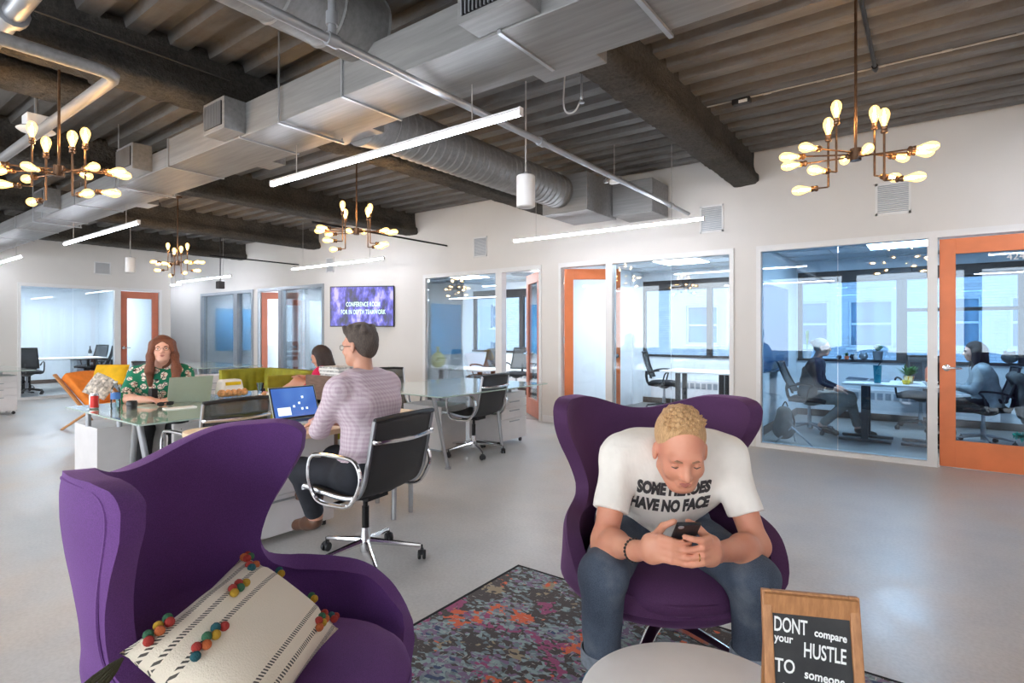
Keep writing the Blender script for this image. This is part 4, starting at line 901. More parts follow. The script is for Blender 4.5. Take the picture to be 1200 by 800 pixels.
# chairs
chair_alu('black sling chair with chrome arms under the man in the checked shirt', (-2.6, 2.08, 0), R(97), sling='black_mesh')
chair_alu('empty sling chair between the front glass desk and maple desk', (-4.0, 1.9, 0), R(93))
chair_alu('empty sling chair at the second glass desk', (-3.96, 4.62, 0), R(93), sling='black_mesh')
chair_alu('sling chair on the far side of the second glass desk', (-5.1, 4.5, 0), R(-110))
chair_alu('sling chair behind the woman in green at the far desk', (-9.5, 3.7, 0), R(10))
chair_task('task chair with tilted back under the grey haired woman', (-1.28, 8.3, 0), R(-90), base='silver_paint', lean=.5)
chair_task('black chair behind the table of the right office', (-.1, 9.35, 0), R(172), mesh='black_mesh')
chair_task('task chair under the woman in the grey jacket', (.5, 8.55, 0), R(95), base='silver_paint', mesh='black_mesh')
chair_task('task chair left of the middle office table', (-3.55, 9.0, 0), R(-75)); chair_task('task chair right of the middle office table', (-2.1, 8.6, 0), R(100)); 
chair_task('task chair nearest at the table with the vase', (-6.85, 8.25, 0), R(170), mesh='black_mesh'); chair_task('task chair farther at the table by the window', (-6.75, 9.2, 0), R(190))
chair_task('task chair nearest in the far left office', (-15.2, 3.35, 0), R(70), mesh='black_mesh'); chair_task('task chair behind the nearest one in the far left office', (-16.6, 3.5, 0), R(-60)); chair_task('task chair right of the table in the far left office', (-15.75, 4.75, 0), R(160)); chair_task('farthest task chair in the far left office', (-16.7, 4.9, 0), R(200))
chair_task('dark chair in the farthest office by the blue board', (-13.4, 8.3, 0), R(160), mesh='black_mesh')

def table(label, x0, x1, y0, y1, z=.72, leg='black_metal', tstyle=True):
    t = thing('office_table', label, 'table', ((x0 + x1) / 2, (y0 + y1) / 2, 0)); hx = (x1 - x0) / 2; hy = (y1 - y0) / 2
    MB().b2(-hx, hx, -hy, hy, z - .025, z).build('table_top', 'off_white_top', t, smooth=False, bevel=.006)
    for s in (-1, 1):
        x = s * (hx - .22)
        for sy in (-1, 1): MB().b2(x - .035, x + .035, sy * (hy - .2) - .025, sy * (hy - .2) + .025, .03, z - .025).build('leg', leg, t, smooth=False, bevel=.004)
        if tstyle:
            for sy in (-1, 1): MB().b2(x - .27, x + .27, sy * (hy - .2) - .03, sy * (hy - .2) + .03, 0, .03).build('foot', leg, t, smooth=False, bevel=.004)
    return t
table('white topped table with brown metal feet between the two women', -.85, .22, 7.75, 8.5, .71, 'dark_frame')
table('white table in the middle office', -3.35, -2.25, 8.3, 9.0, .72)
table('white table with the glass vase on it', -7.6, -5.9, 7.1, 7.85, .68)
table('white table in the far left office', -16.4, -15.5, 3.3, 4.9, .72)
table('white table in the farthest office below the blue board', -14.9, -13.3, 8.6, 9.2, .74)
# wall boards
def board(label, x, y0, y1, z0, z1, mat='blue_board', flip=1):
    t = thing('glass_board', label, 'board', (x + .008, (y0 + y1) / 2, (z0 + z1) / 2)); MB().b2(0, .012 * flip, (y0 - y1) / 2, (y1 - y0) / 2, (z0 - z1) / 2, (z1 - z0) / 2).build('panel', mat, t, smooth=False, bevel=.002)
    MB().b2(0, .07 * flip, -.25, .25, (z0 - z1) / 2 - .02, (z0 - z1) / 2).build('pen_tray', 'grey_frame', t, smooth=False)
board('blue glass board on the side wall of the office with the vase', -8.87, 8.35, 9.85, .8, 1.95); board('blue glass board on the side wall of the right office', -1.72, 7.45, 9.2, .8, 1.95, 'navy_panel'); board('blue board on the wall of the farthest office', -15.4, 7.3, 8.6, .8, 1.95)
t = thing('wall_lamp', 'small glowing square lampshade on a stand before the farthest blue board', 'lamp', (-14.3, 8.75, .74)); MB().cyl((0, 0, 0), (0, 0, .38), .01, n=8).lathe([(.08, 0), (.08, .015)], n=16).build('stand', 'black_metal', t); MB().b2(-.22, .22, -.14, .14, .38, .6).build('shade', 'small_lamp', t, smooth=False)

# ------------------------------------------------------------------ egg chairs, rug, side table
# height, half angle, half width, back, front edge
EGG = [(z, p, rx, b, (e - b) / (1 - math.cos(R(p)))) for z, p, rx, b, e in ((.31, 180, .385, -.27, .39), (.33, 150, .40, -.285, .385), (.40, 118, .398, -.315, .33), (.46, 107, .395, -.335, .27), (.50, 100, .392, -.35, .21), (.520, 92, .385, -.357, .131), (.532, 80, .378, -.36, .03), (.545, 70, .37, -.362, -.05), (.572, 62, .365, -.365, -.11), (.63, 59, .37, -.368, -.135), (.73, 64, .39, -.37, -.115), (.83, 74, .412, -.368, -.07), (.91, 82, .424, -.364, -.035), (.965, 83, .427, -.362, -.03), (.998, 76, .426, -.362, -.06), (1.012, 67, .426, -.363, -.115))]
def egg_chair(label, loc, rz, mat='purple_felt'):
    t = thing('egg_chair', label, 'armchair', loc, rz, 'purple wing armchairs')
    K = np.array(EGG); rows = []
    for f, z in ((.0, .2), (.3, .203), (.62, .225), (.85, .258), (.96, .287)): rows.append((z, 180, .385 * f, .06 - .33 * f, .33 * f))
    for i in range(len(K) - 1):
        p0 = K[max(i - 1, 0)]; p1 = K[i]; p2 = K[i + 1]; p3 = K[min(i + 2, len(K) - 1)]; m1 = (p2 - p0) / 2; m2 = (p3 - p1) / 2
        m1 = np.where(m1 * (p2 - p1) < 0, 0, np.sign(m1) * np.minimum(abs(m1), 1.6 * abs(p2 - p1))); m2 = np.where(m2 * (p2 - p1) < 0, 0, np.sign(m2) * np.minimum(abs(m2), 1.6 * abs(p2 - p1)))
        for k in range(3): u = k / 3; rows.append(tuple((2 * u ** 3 - 3 * u ** 2 + 1) * p1 + (u ** 3 - 2 * u ** 2 + u) * m1 + (-2 * u ** 3 + 3 * u ** 2) * p2 + (u ** 3 - u ** 2) * m2))
    rows.append(tuple(K[-1])); NF = 49; A = np.zeros((len(rows), NF, 3))
    for r, (z, ph, rx, bk, ry) in enumerate(rows):
        for c in range(NF):
            f = R(ph) * (2 * c / (NF - 1) - 1); d = math.cos(min(abs(f) / R(50), 1) * PI / 2) ** 2; A[r, c] = (rx * math.sin(f), bk + ry - ry * math.cos(f), z - .075 * d * min(1, max(0, (z - .6) / .41)))
    m = MB().add([tuple(v) for v in A.reshape(-1, 3)], [(r * NF + c, r * NF + c + 1, (r + 1) * NF + c + 1, (r + 1) * NF + c) for r in range(len(rows) - 1) for c in range(NF - 1)])
    me = m.build('shell', mat, t, weld=True)
    bm = bmesh.new(); bm.from_mesh(me.data); bmesh.ops.remove_doubles(bm, verts=bm.verts, dist=.0008); bmesh.ops.recalc_face_normals(bm, faces=bm.faces); bm.to_mesh(me.data); bm.free()
    o = me; o.data.shade_smooth()
    md = o.modifiers.new('s', 'SOLIDIFY'); md.thickness = .06; md.offset = 0; md.use_even_offset = False
    md = o.modifiers.new('b', 'BEVEL'); md.width = .026; md.segments = 4; md.limit_method = 'ANGLE'; md.angle_limit = R(50)
    r0 = 9; nr_ = len(rows); edge = [(A[r, NF - 1], A[r, NF - 4]) for r in range(r0, nr_)] + [(A[nr_ - 1, c], A[nr_ - 4, c]) for c in range(NF - 2, 0, -1)] + [(A[r, 0], A[r, 3]) for r in range(nr_ - 1, r0 - 1, -1)]
    P_ = [Vector(a) for a, b in edge]; D_ = [(Vector(b) - Vector(a)).normalized() for a, b in edge]; off = []
    for i, p in enumerate(P_):
        tn = (P_[min(i + 1, len(P_) - 1)] - P_[max(i - 1, 0)]).normalized(); nr = tn.cross(D_[i]).normalized()
        if nr.dot(Vector((0, .05, .55)) - p) > 0: nr = -nr
        off.append(p + D_[i] * .03 + nr * .031)
    for _ in range(4): off = [off[0]] + [(off[i - 1] + off[i] + off[i + 1]) / 3 for i in range(1, len(off) - 1)] + [off[-1]]
    MB().tube(off, .0045, 6).build('welt', mat, t)
    # loose seat cushion
    def cf(u, v):
        a = 2 * PI * u; r = v; k = .31 * (1 - .04 * math.cos(2 * a)); x = math.cos(a) * r * k * 1.0; y = math.sin(a) * r * k * 1.12 + .07
        return (x, y, .40 + .035 * (1 - r ** 4) - .05 * (y < 0) * abs(y))
    m = MB(); nu = 40; rings = [(0.001, .075), (.4, .074), (.7, .068), (.88, .055), (.97, .03), (1.0, 0), (.985, -.03), (.9, -.055), (.6, -.06), (.001, -.06)]
    vs = []; fs = []
    for r, z in rings:
        for j in range(nu):
            a = 2 * PI * j / nu; sx = abs(math.cos(a)) ** .85 * math.copysign(1, math.cos(a)); sy = abs(math.sin(a)) ** .85 * math.copysign(1, math.sin(a)); y = sy * r * .33; vs.append((sx * r * .30, y + .1, .345 + z - .025 * (y < 0)))
    for i in range(len(rings) - 1):
        for j in range(nu): fs.append((i * nu + j, i * nu + (j + 1) % nu, (i + 1) * nu + (j + 1) % nu, (i + 1) * nu + j))
    MB().add(vs, fs).build('seat_cushion', mat, t, sharp=80)
    MB().tube([(.302 * math.cos(2 * PI * j / 48), .1 + .332 * math.sin(2 * PI * j / 48), .347) for j in range(48)], .005, 6, closed=True).build('cushion_welt', mat, t)
    MB().lathe([(.045, .07), (.03, .1), (.026, .22), (.06, .26), (.09, .28)], n=20).build('column', 'bronze', t)
    for i in range(4):
        a = R(45 + 90 * i + 12)
        MB().tube([(.02, 0, .085), (.12, 0, .075), (.24, 0, .04), (.33, 0, .012)], [.032, .026, .022, .016], 10, flat=1.1, up=(0, 0, 1)).build('base_leg', 'chrome', t, rz=a)
    m = MB().tube([(.2, .12, .26), (.28, .2, .22), (.3, .22, .17)], .008, 8).build('tilt_lever', 'bronze', t)
    return t
egg_chair('plum wing armchair with the man in the white shirt sitting in it', (-.92, 2.29, .012), R(180 + 36.7), 'plum_felt')
egg_chair('purple wing armchair nearest the viewer holding a striped cushion', (-1.50, .815, 0), R(36.7 - 90 - 2))
egg_chair('purple wing armchair cut off at the right edge', (.86, 2.6, 0), R(36.7 + 112))
t = thing('rug', 'distressed multicoloured rug on the concrete floor under the armchairs', 'rug', (0, 0, 0)); MB().b2(-1.84, .75, .2, 2.54, 0, .011).build('pile', 'distressed_rug', t, smooth=False); MB().b2(-1.855, .765, 2.535, 2.548, 0, .012).b2(-1.855, -1.842, .2, 2.548, 0, .012).build('binding', 'black_cloth', t, smooth=False)
sc, sf = .425, 1.29
tx, ty = sc * math.cos(YAW) - sf * math.sin(YAW), sc * math.sin(YAW) + sf * math.cos(YAW)
t = thing('side_table', 'round white side table before the man in the armchair', 'table', (tx, ty, .011)); MB().lathe([(.001, .425), (.25, .425), (.268, .437), (.268, .447), (.262, .45), (.001, .45)], n=72).build('table_top', 'off_white_top', t, sharp=30); MB().lathe([(.17, 0), (.17, .012), (.03, .03), (.025, .42)], n=32).build('pedestal_leg', 'chrome', t)

# chalkboard sign on the side table
t = thing('chalkboard_sign', 'small wooden framed chalkboard with handwritten message on the round table', 'sign', (-.18, 1.265, .462), R(24)); tilt = rotm(R(-11))
TM = Matrix.Rotation(R(-11), 4, 'X')
w, h = .094, .315
for nm, b in (('frame_side', (-w, -w + .02, 0, h)), ('frame_side', (w - .02, w, 0, h)), ('frame_top', (-w + .02, w - .02, h - .02, h)), ('frame_bottom', (-w + .02, w - .02, 0, .02))):
    MB().b2(b[0], b[1], -.008, .008, b[2], b[3]).xf(TM).build(nm, 'frame_wood', t, smooth=False, bevel=.0025)
MB().b2(-w + .018, w - .018, -.002, .003, .018, h - .018).xf(TM).build('board', 'chalkboard', t, smooth=False)
MB().b2(-w + .005, w - .005, .09, .1, 0, h - .02).xf(Matrix.Rotation(R(9), 4, 'X')).build('rear_leg', 'frame_wood', t, smooth=False)
for s, x, z, sz, sx, rot, sp in [('DONT', -.073, 0.235, 0.0405, 0.56, -3, .95), ('compare', .005, 0.232, 0.0202, 0.85, -6, 1), ('your', -.072, 0.215, 0.0221, 0.85, -3, 1), ('HUSTLE', -.018, 0.190, 0.0405, 0.58, -4, .98), ('TO', -.074, 0.157, 0.0368, 0.75, -3, 1), ('someone', -.018, 0.150, 0.0239, 0.85, -6, 1), ('elses', -.07, 0.120, 0.0239, 0.80, -4, 1), ('HIGHLIGHT', -.062, 0.073, 0.0405, 0.58, -4, .95), ('REEL', -.03, 0.025, 0.0368, 0.70, -3, 1)]:
    text_obj(s, sz, 'chalk', t, TM @ Matrix.Translation((x, -.0035, z)) @ Matrix.Rotation(R(90), 4, 'X') @ Matrix.Rotation(R(rot), 4, 'Z'), 'chalk_lettering', sx, offset=.0006, spacing=sp)

# striped cushion with pompoms on the nearest chair
def CF(lat, f, z): return Vector((lat * math.cos(YAW) - f * math.sin(YAW), lat * math.sin(YAW) + f * math.cos(YAW), z))
U = Vector((.06, 1, .02)).normalized(); Vv = Vector((-.80, .02, .60)).normalized(); N = U.cross(Vv).normalized(); 
if N.z < 0: N = -N
def rot_cf(v): return CF(v.x, v.y, v.z)
Mc = Matrix((rot_cf(U), rot_cf(Vv), rot_cf(N))).transposed().to_4x4(); Mc.translation = CF(-.655, 1.39, .56)
t = thing('cushion', 'cream cushion with dark hatched stripes and pompoms on the purple chair', 'cushion', Mc.translation); 
MR = Mc.to_3x3().to_4x4()
hx, hy = .24, .175
def cz(x, y, s):
    u, v = x / hx, y / hy; return s * .085 * max(0, (1 - abs(u) ** 2.6)) ** .55 * max(0, (1 - abs(v) ** 2.6)) ** .55
def pin(u, v): # pull the sides in between the corners
    x, y = (u - .5) * 2, (v - .5) * 2; return x * hx * (1 - .08 * (1 - y * y) * 0 - .07 * (1 - y * y) * abs(x) ** 3), y * hy * (1 - .1 * (1 - x * x) * abs(y) ** 3)
m = MB()
for s in (1, -1):
    def f(u, v, s=s):
        x, y = pin(u, v); z = cz((u - .5) * 2 * hx, (v - .5) * 2 * hy, s); return (x, y, z + .004 * math.sin(40 * x + 9) * (abs(y) > .1))
    m.grid(f, 40, 30)
co = m.build('cover', 'striped_cushion', t, weld=True, sharp=80); co.matrix_local = MR
def pom(x, y, k, mats, s=1, horiz=True):
    for i in range(k):
        px = x + (i - k / 2) * .0135 * (1 if horiz else .3); py = y + (.006 if i % 2 else -.006) + (0 if horiz else (i - k / 2) * .013); z = max(0, cz(min(max(px, -hx * .97), hx * .97), min(max(py, -hy * .95), hy * .95), 1)) + .006
        o = MB().ell((0, 0, 0), (.0115, .011, .0105), n=10, m=6).build('pompom', mats[i % len(mats)], t); o.matrix_local = MR @ Matrix.Translation((px, py, z))
P5 = ['pom_red', 'pom_yellow', 'pom_green', 'pom_orange', 'pom_teal']
pom(.02, .098, 5, ['pom_yellow', 'pom_red', 'pom_green', 'pom_red']); pom(-.17, .152, 6, ['pom_red', 'pom_green', 'pom_orange', 'pom_yellow']); pom(-.15, .055, 7, ['pom_teal', 'pom_red', 'pom_orange', 'pom_green', 'pom_yellow']); pom(.14, .122, 3, ['pom_teal', 'pom_red', 'pom_orange']); pom(.21, .158, 4, ['pom_red', 'pom_orange', 'pom_green']); pom(.14, -.12, 6, ['pom_orange', 'pom_red', 'pom_yellow', 'pom_green']); pom(.243, .06, 2, ['pom_yellow', 'pom_teal']); pom(.24, -.06, 2, ['pom_yellow', 'pom_green']); pom(.24, -.14, 3, ['pom_red', 'pom_teal'])
for x, y in ((-.245, .16), (-.245, -.16), (-.25, .02)):
    m = MB()
    for j in range(14): a = j * 2.4; m.tube([(0, 0, 0), (-.02 + .006 * math.cos(a), .008 * math.sin(a), -.01), (-.045 + .012 * math.cos(a), .016 * math.sin(a), -.03 + .006 * math.sin(a * 2)), (-.07, .02 * math.sin(a), -.045 + .01 * math.cos(a))], [.003, .004, .0032, .002], 5)
    o = m.build('tassel', 'tassel_olive', t); o.matrix_local = MR @ Matrix.Translation((x, y, 0)); o['kind'] = 'stuff'

# ------------------------------------------------------------------ sofa, lounge chair
t = thing('corner_sofa', 'olive green channelled corner sofa behind the desks', 'sofa', (-7.33, 4.17, 0))
def sofa_seg(p0, p1, inward):
    p0, p1, inward = Vector(p0), Vector(p1), Vector(inward); L = (p1 - p0).length; d = (p1 - p0).normalized()
    def fn(u, v):
        q = p0 + d * L * u; ch = .012 * abs(math.sin(u * L * PI / .11)); z = .3 + .52 * v; q = q + inward * (.1 - .06 * v + ch * (v < .95)); return (q.x, q.y, z)
    n = int(L / .012); MB().grid(fn, n, 8).build('backrest', 'olive_fabric', t, sharp=60)
    a = p0 - inward * .06; b = p1 - inward * .06; MB().add([a + Vector((0, 0, .1)), b + Vector((0, 0, .1)), b + Vector((0, 0, .83)), a + Vector((0, 0, .83)), p0 + inward * .05 + Vector((0, 0, .1)), p1 + inward * .05 + Vector((0, 0, .1)), p1 + inward * .03 + Vector((0, 0, .82)), p0 + inward * .03 + Vector((0, 0, .82))], [(0, 1, 2, 3), (4, 7, 6, 5), (3, 2, 6, 7), (0, 4, 5, 1), (0, 3, 7, 4), (1, 5, 6, 2)]).build('back_panel', 'olive_fabric', t, smooth=False, bevel=.015)
    s0 = p0 + inward * .05; s1 = p1 + inward * .05; e0 = s0 + inward * .6; e1 = s1 + inward * .6
    MB().add([(*s0.xy, .2), (*s1.xy, .2), (*e1.xy, .2), (*e0.xy, .2), (*s0.xy, .44), (*s1.xy, .44), (*e1.xy, .44), (*e0.xy, .44)], [(3, 2, 1, 0), (4, 5, 6, 7), (0, 1, 5, 4), (1, 2, 6, 5), (2, 3, 7, 6), (3, 0, 4, 7)]).build('seat', 'olive_fabric', t, smooth=False, bevel=.03, seg=3)
    for q in (s0 + inward * .1 + d * .08, s1 + inward * .1 - d * .08, e0 - inward * .08 + d * .08, e1 - inward * .08 - d * .08): MB().cyl((q.x, q.y, 0), (q.x, q.y, .2), .02, n=10).build('leg', 'chair_wood', t)
sofa_seg((-.0, -.62, 0), (0, 0, 0), (1, 0, 0)); sofa_seg((0, 0, 0), (1.05, 0, 0), (0, -1, 0))
MB().b2(1.05, 1.11, -.62, .06, .1, .8).build('end_panel', 'olive_fabric', t, smooth=False, bevel=.02)
t = thing('desk_screen', 'brown wood grain desk with privacy panel beyond the open laptop', 'desk', (-4.32, 2.98, 0)); MB().b2(-.23, .24, -.015, .015, .5, .93).build('screen', 'walnut_panel', t, smooth=False, bevel=.003); MB().b2(-.3, .35, -.4, -.03, .705, .72).build('glass_shelf', 'frosted_green_glass', t, smooth=False); MB().b2(-.25, .3, -.36, -.08, .62, .7).build('shelf_apron', 'walnut_panel', t, smooth=False)
for x in (-.2, .2): MB().cyl((x, -.04, 0), (x, -.04, .705), .018, n=10).build('leg', 'silver_paint', t)
t = thing('paper_stack', 'grey and white stack of papers on the brown wooden screen', 'paper', (-4.3, 3.14, .905)); [MB().box((random.uniform(-.01, .01), 0, .012 + i * .016), (.3, .2, .014), rotm(0, 0, random.uniform(-.06, .06))).build('folder', 'book_stack' if i % 2 else 'paper', t, smooth=False) for i in range(6)]
t0 = thing('side_stand', 'narrow wooden shelf standing behind the brown desk screen', 'shelf', (-4.3, 3.14, 0)); MB().b2(-.2, .2, -.12, .12, .88, .905).build('shelf_board', 'walnut_panel', t0, smooth=False); [MB().b2(x - .015, x + .015, -.1, .1, 0, .88).build('side', 'walnut_panel', t0, smooth=False) for x in (-.17, .17)]
# orange lounge chair with cushions, facing right
t = thing('lounge_chair', 'orange reclined lounge chair with wooden frame behind the soda can', 'armchair', (-9.2, 2.85, 0), R(-62)); t.scale = (.86,) * 3
MB().grid(lambda u, v: ((u - .5) * .62, -.42 + .5 * (1 - v), .36 + .48 * v + .02 * math.sin(u * PI)), 8, 8).build('back_cushion', 'orange_fabric', t, solid=.13, bevel=.02)
MB().box((0, .32, .36), (.62, .55, .14), rotm(R(8))).build('seat_cushion', 'orange_fabric', t, bevel=.03, seg=3)
for s in (-1, 1):
    MB().tube([(s * .35, -.52, .86), (s * .35, .05, .28), (s * .35, .2, .05)], .022, 6, flat=1.6).build('side_rail', 'chair_wood', t); MB().tube([(s * .35, .55, .0), (s * .35, .5, .3), (s * .35, -.1, .34)], .02, 6, flat=1.5).build('front_leg', 'chair_wood', t); MB().tube([(s * .35, -.4, 0), (s * .35, .1, .3)], .02, 6).build('rear_leg', 'chair_wood', t)
def soft(name, label, loc, rot, sx, sy, th, mat, cat='cushion'):
    t = thing(name, label, cat, loc); t.rotation_euler = rot; m = MB()
    for s in (1, -1): m.grid(lambda u, v, s=s: ((u - .5) * sx, (v - .5) * sy, s * th / 2 * max(0, (1 - abs(2 * u - 1) ** 3)) ** .5 * max(0, (1 - abs(2 * v - 1) ** 3)) ** .5), 16, 16)
    m.build('cover', mat, t, weld=True, sharp=80); return t
soft('cushion', 'yellow cushion on top of the orange lounge chair', (-8.9, 2.84, .74), (R(70), 0, R(35)), .46, .28, .15, 'yellow_fabric')
soft('cushion', 'patterned grey and brown cushion leaning on the orange lounge chair', (-8.87, 2.72, .6), (R(60), R(20), R(35)), .32, .32, .14, 'patterned_cloth')

# ------------------------------------------------------------------ things on the front glass desk
Z = .72
def laptop(label, loc, rz, open_a=105, lid='laptop_silver', screen=None, w=.33, d=.23):
    t = thing('laptop', label, 'laptop', loc, rz)
    MB().b2(-w / 2, w / 2, -d, 0, 0, .014).build('keyboard_deck', lid, t, smooth=False, bevel=.003); MB().b2(-w / 2 + .03, w / 2 - .03, -d + .1, -.02, .0142, .0155).build('keys', 'black_plastic', t, smooth=False)
    A = Matrix.Translation((0, 0, .012)) @ Matrix.Rotation(R(open_a - 90), 4, 'X').inverted()
    MB().b2(-w / 2, w / 2, -.002, .006, 0, d).xf(A).build('lid', lid, t, smooth=False, bevel=.002)
    MB().b2(-w / 2 + .004, w / 2 - .004, -.0045, -.0022, .004, d - .004).xf(A).build('bezel', 'black_plastic', t, smooth=False)
    s = MB().b2(-w / 2 + .012, w / 2 - .012, -.006, -.0047, .018, d - .012).xf(A).build('screen', screen or 'monitor_dark', t, smooth=False)
    if screen:
        m = MB()
        for x, z in ((-.02, .08), (.02, .1), (.05, .14), (.07, .06), (.035, .06)): m.b2(x, x + .015, -.0072, -.0063, z, z + .015)
        m.b2(-.13, -.04, -.0072, -.0063, .03, .085); m.xf(A).build('windows', 'laptop_window', t, smooth=False)['kind'] = 'stuff'
    return t
laptop('silver laptop open before the woman in the green blouse', (-5.03, 2.17, Z), R(-90 - 8), 112)
laptop('open laptop with blue screen on the maple desk', (-3.42, 2.17, Z), R(90 - 4), 112, screen='laptop_picture')
t = thing('soda_can', 'silver and red soda can at the left corner of the glass desk', 'can', (-5.2, 1.55, Z)); MB().lathe([(.024, 0), (.032, .01), (.032, .108), (.025, .12), (.025, .122), (.001, .118)], n=20).build('can_body', 'alu', t)
m = MB(); m.grid(lambda u, v: (.0325 * math.cos(R(-70 + 110 * u)), .0325 * math.sin(R(-70 + 110 * u)), .014 + .09 * v), 10, 2); m.build('label_print', 'soda_red', t)
t = thing('water_bottle', 'clear plastic water bottle with blue label beside the soda can', 'bottle', (-5.1, 1.66, Z)); MB().lathe([(.03, 0), (.033, .01), (.033, .13), (.028, .16), (.013, .19), (.013, .205)], n=20).build('bottle_body', 'bottle_plastic', t); MB().lathe([(.0335, .075), (.0335, .125)], n=20, cap=False).build('bottle_label', 'label_blue', t); MB().lathe([(.0145, .2), (.0145, .215), (.001, .216)], n=14).build('bottle_cap', 'white_plastic', t)
t = thing('camera_lens', 'short black camera lens on the glass desk', 'lens', (-4.95, 1.72, Z)); MB().lathe([(.035, 0), (.035, .03), (.038, .034), (.038, .05), (.035, .055), (.035, .062), (.03, .066), (.001, .06)], n=24).build('barrel', 'camera_black', t)
t = thing('dark_box', 'dark square box standing at the edge of the glass desk by the green blouse', 'box', (-5.25, 1.98, Z)); MB().box((0, 0, .06), (.07, .05, .12)).build('box_body', 'black_plastic', t, bevel=.004)
t = thing('sunglasses', 'dark folded sunglasses and cloth lying on the glass desk', 'glasses', (-4.93, 1.95, Z)); [MB().ell((0, s * .035, .02), (.006, .028, .018)).build('lens', 'black_plastic', t) for s in (-1, 1)]; MB().tube([(0, -.06, .03), (.01, 0, .034), (0, .06, .03)], .004, 6).build('frame', 'black_plastic', t)
t = thing('notepad', 'white paper pad lying before the silver laptop', 'paper', (-4.72, 1.97, Z)); MB().box((0, 0, .004), (.09, .22, .008), rotm(0, 0, R(-8))).build('sheet', 'paper', t, smooth=False)
t = thing('grey_folder', 'grey green folder under the woman in green left hand side', 'folder', (-5.0, 1.86, Z)); MB().box((0, 0, .006), (.16, .12, .008), rotm(R(5), 0, .3)).build('cover', 'laptop_silver', t, smooth=False)
t = thing('bread_package', 'printed food package with bread on the glass desk behind the empty chair', 'package', (-5.2, 2.6, Z)); MB().box((0, 0, .09), (.16, .22, .14), taper=.8).build('wrapper', 'paper', t, bevel=.02); [MB().ell((.06, -.1 + i * .05, .04), (.05, .035, .035)).build('bread_roll', 'bread', t) for i in range(5)]
MB().b2(.067, .075, -.07, .07, .11, .14).build('yellow_print', 'yellow_pot', t, smooth=False)
t = thing('drinking_glass', 'small clear drinking glass on the desk behind the bread', 'glass', (-5.35, 2.98, Z)); MB().lathe([(.025, 0), (.035, .09), (.033, .09), (.023, .006), (.001, .006)], n=18, cap=False).build('tumbler', 'bottle_plastic', t)
t = thing('plate', 'white plate with food scraps beside the drinking glass', 'plate', (-4.95, 2.85, Z)); MB().lathe([(.001, .002), (.07, .004), (.1, .016), (.098, .018), (.068, .008), (.001, .006)], n=24).build('dish', 'ceramic_white', t); [MB().ell((.05 * math.cos(a), .05 * math.sin(a), .02), (.03, .02, .015)).build('food_scrap', 'bread', t) for a in (0, 2, 4)]
t = thing('mouse', 'dark computer mouse on the maple desk', 'mouse', (-3.15, 2.55, Z)); MB().ell((0, 0, .012), (.03, .05, .018)).build('shell', 'black_plastic', t)
t = thing('vase', 'round pale green glass vase on the white table behind the glazing', 'vase', (-7.12, 7.3, .68)); MB().lathe([(.05, 0), (.1, .03), (.135, .1), (.13, .17), (.08, .24), (.03, .28), (.025, .34), (.035, .37)], n=24).build('vessel', 'green_glass', t)
# right office: on the table and the sill
def pot_plant(label, loc, pot, leaf, pr=.05, ph=.08, k=26, L=.1, up=.4, lw=.012):
    t = thing('potted_plant', label, 'plant', loc); MB().lathe([(pr * .8, 0), (pr, ph), (pr * .9, ph), (.001, ph - .01)], n=18).build('pot', pot, t)
    m = MB()
    for i in range(k):
        a = i * 2.39996; e = random.uniform(.25, 1) ; d = Vector((math.cos(a) * (1 - up * .5) * e, math.sin(a) * (1 - up * .5) * e, up + .6 * (1 - e * .6))).normalized(); l = L * random.uniform(.7, 1.1); p0 = Vector((0, 0, ph - .01)); p1 = p0 + d * l * .5; p2 = p0 + d * l - Vector((0, 0, l * .12)); sd = d.cross(Vector((0, 0, 1))).normalized() * lw
        m.add([p0 - sd * .3, p0 + sd * .3, p1 + sd, p1 - sd, p2 + sd * .2, p2 - sd * .2], [(0, 1, 2, 3), (3, 2, 4, 5)])
    m.build('leaves', leaf, t)['kind'] = 'stuff'; return t
TZ = .71
pot_plant('leafy green plant in a brass pot on the office table', (-.2, 8.1, TZ), 'gold', 'leaf', .055, .09, 60, .17, .25, .016)
t = thing('yellow_pot', 'small yellow pot before the leafy plant on the table', 'pot', (-.22, 7.92, TZ)); MB().lathe([(.03, 0), (.045, .05), (.04, .05), (.001, .04)], n=18).build('pot_body', 'yellow_pot', t)
t = thing('tumbler', 'teal tumbler with straw on the office table', 'cup', (-.5, 7.95, TZ)); MB().lathe([(.035, 0), (.045, .2), (.046, .21), (.001, .212)], n=20).build('cup_body', 'teal_bottle', t); MB().cyl((.0, 0, .2), (.05, 0, .27), .005, n=6).build('straw', 'black_plastic', t)
t = thing('flask', 'orange flask with black lid on the office table', 'bottle', (.0, 8.2, TZ)); MB().lathe([(.045, 0), (.047, .02), (.047, .17), (.03, .2), (.001, .2)], n=20).build('flask_body', 'orange_bottle', t); MB().lathe([(.03, .2), (.03, .24), (.001, .24)], n=16).build('lid', 'black_plastic', t)
t = laptop('closed dark laptop lying on the office table', (-.62, 8.3, TZ), R(90), 178, 'grey_frame'); 
t = thing('monitor', 'thin dark monitor seen edge on above the office table', 'monitor', (.05, 8.2, TZ)); MB().b2(-.015, .015, -.28, .28, .12, .46).build('panel', 'black_plastic', t, smooth=False, bevel=.004); MB().cyl((.02, 0, .01), (.02, 0, .25), .02, n=10).build('stand', 'black_plastic', t); MB().b2(-.1, .12, -.1, .1, 0, .012).build('base', 'black_plastic', t)
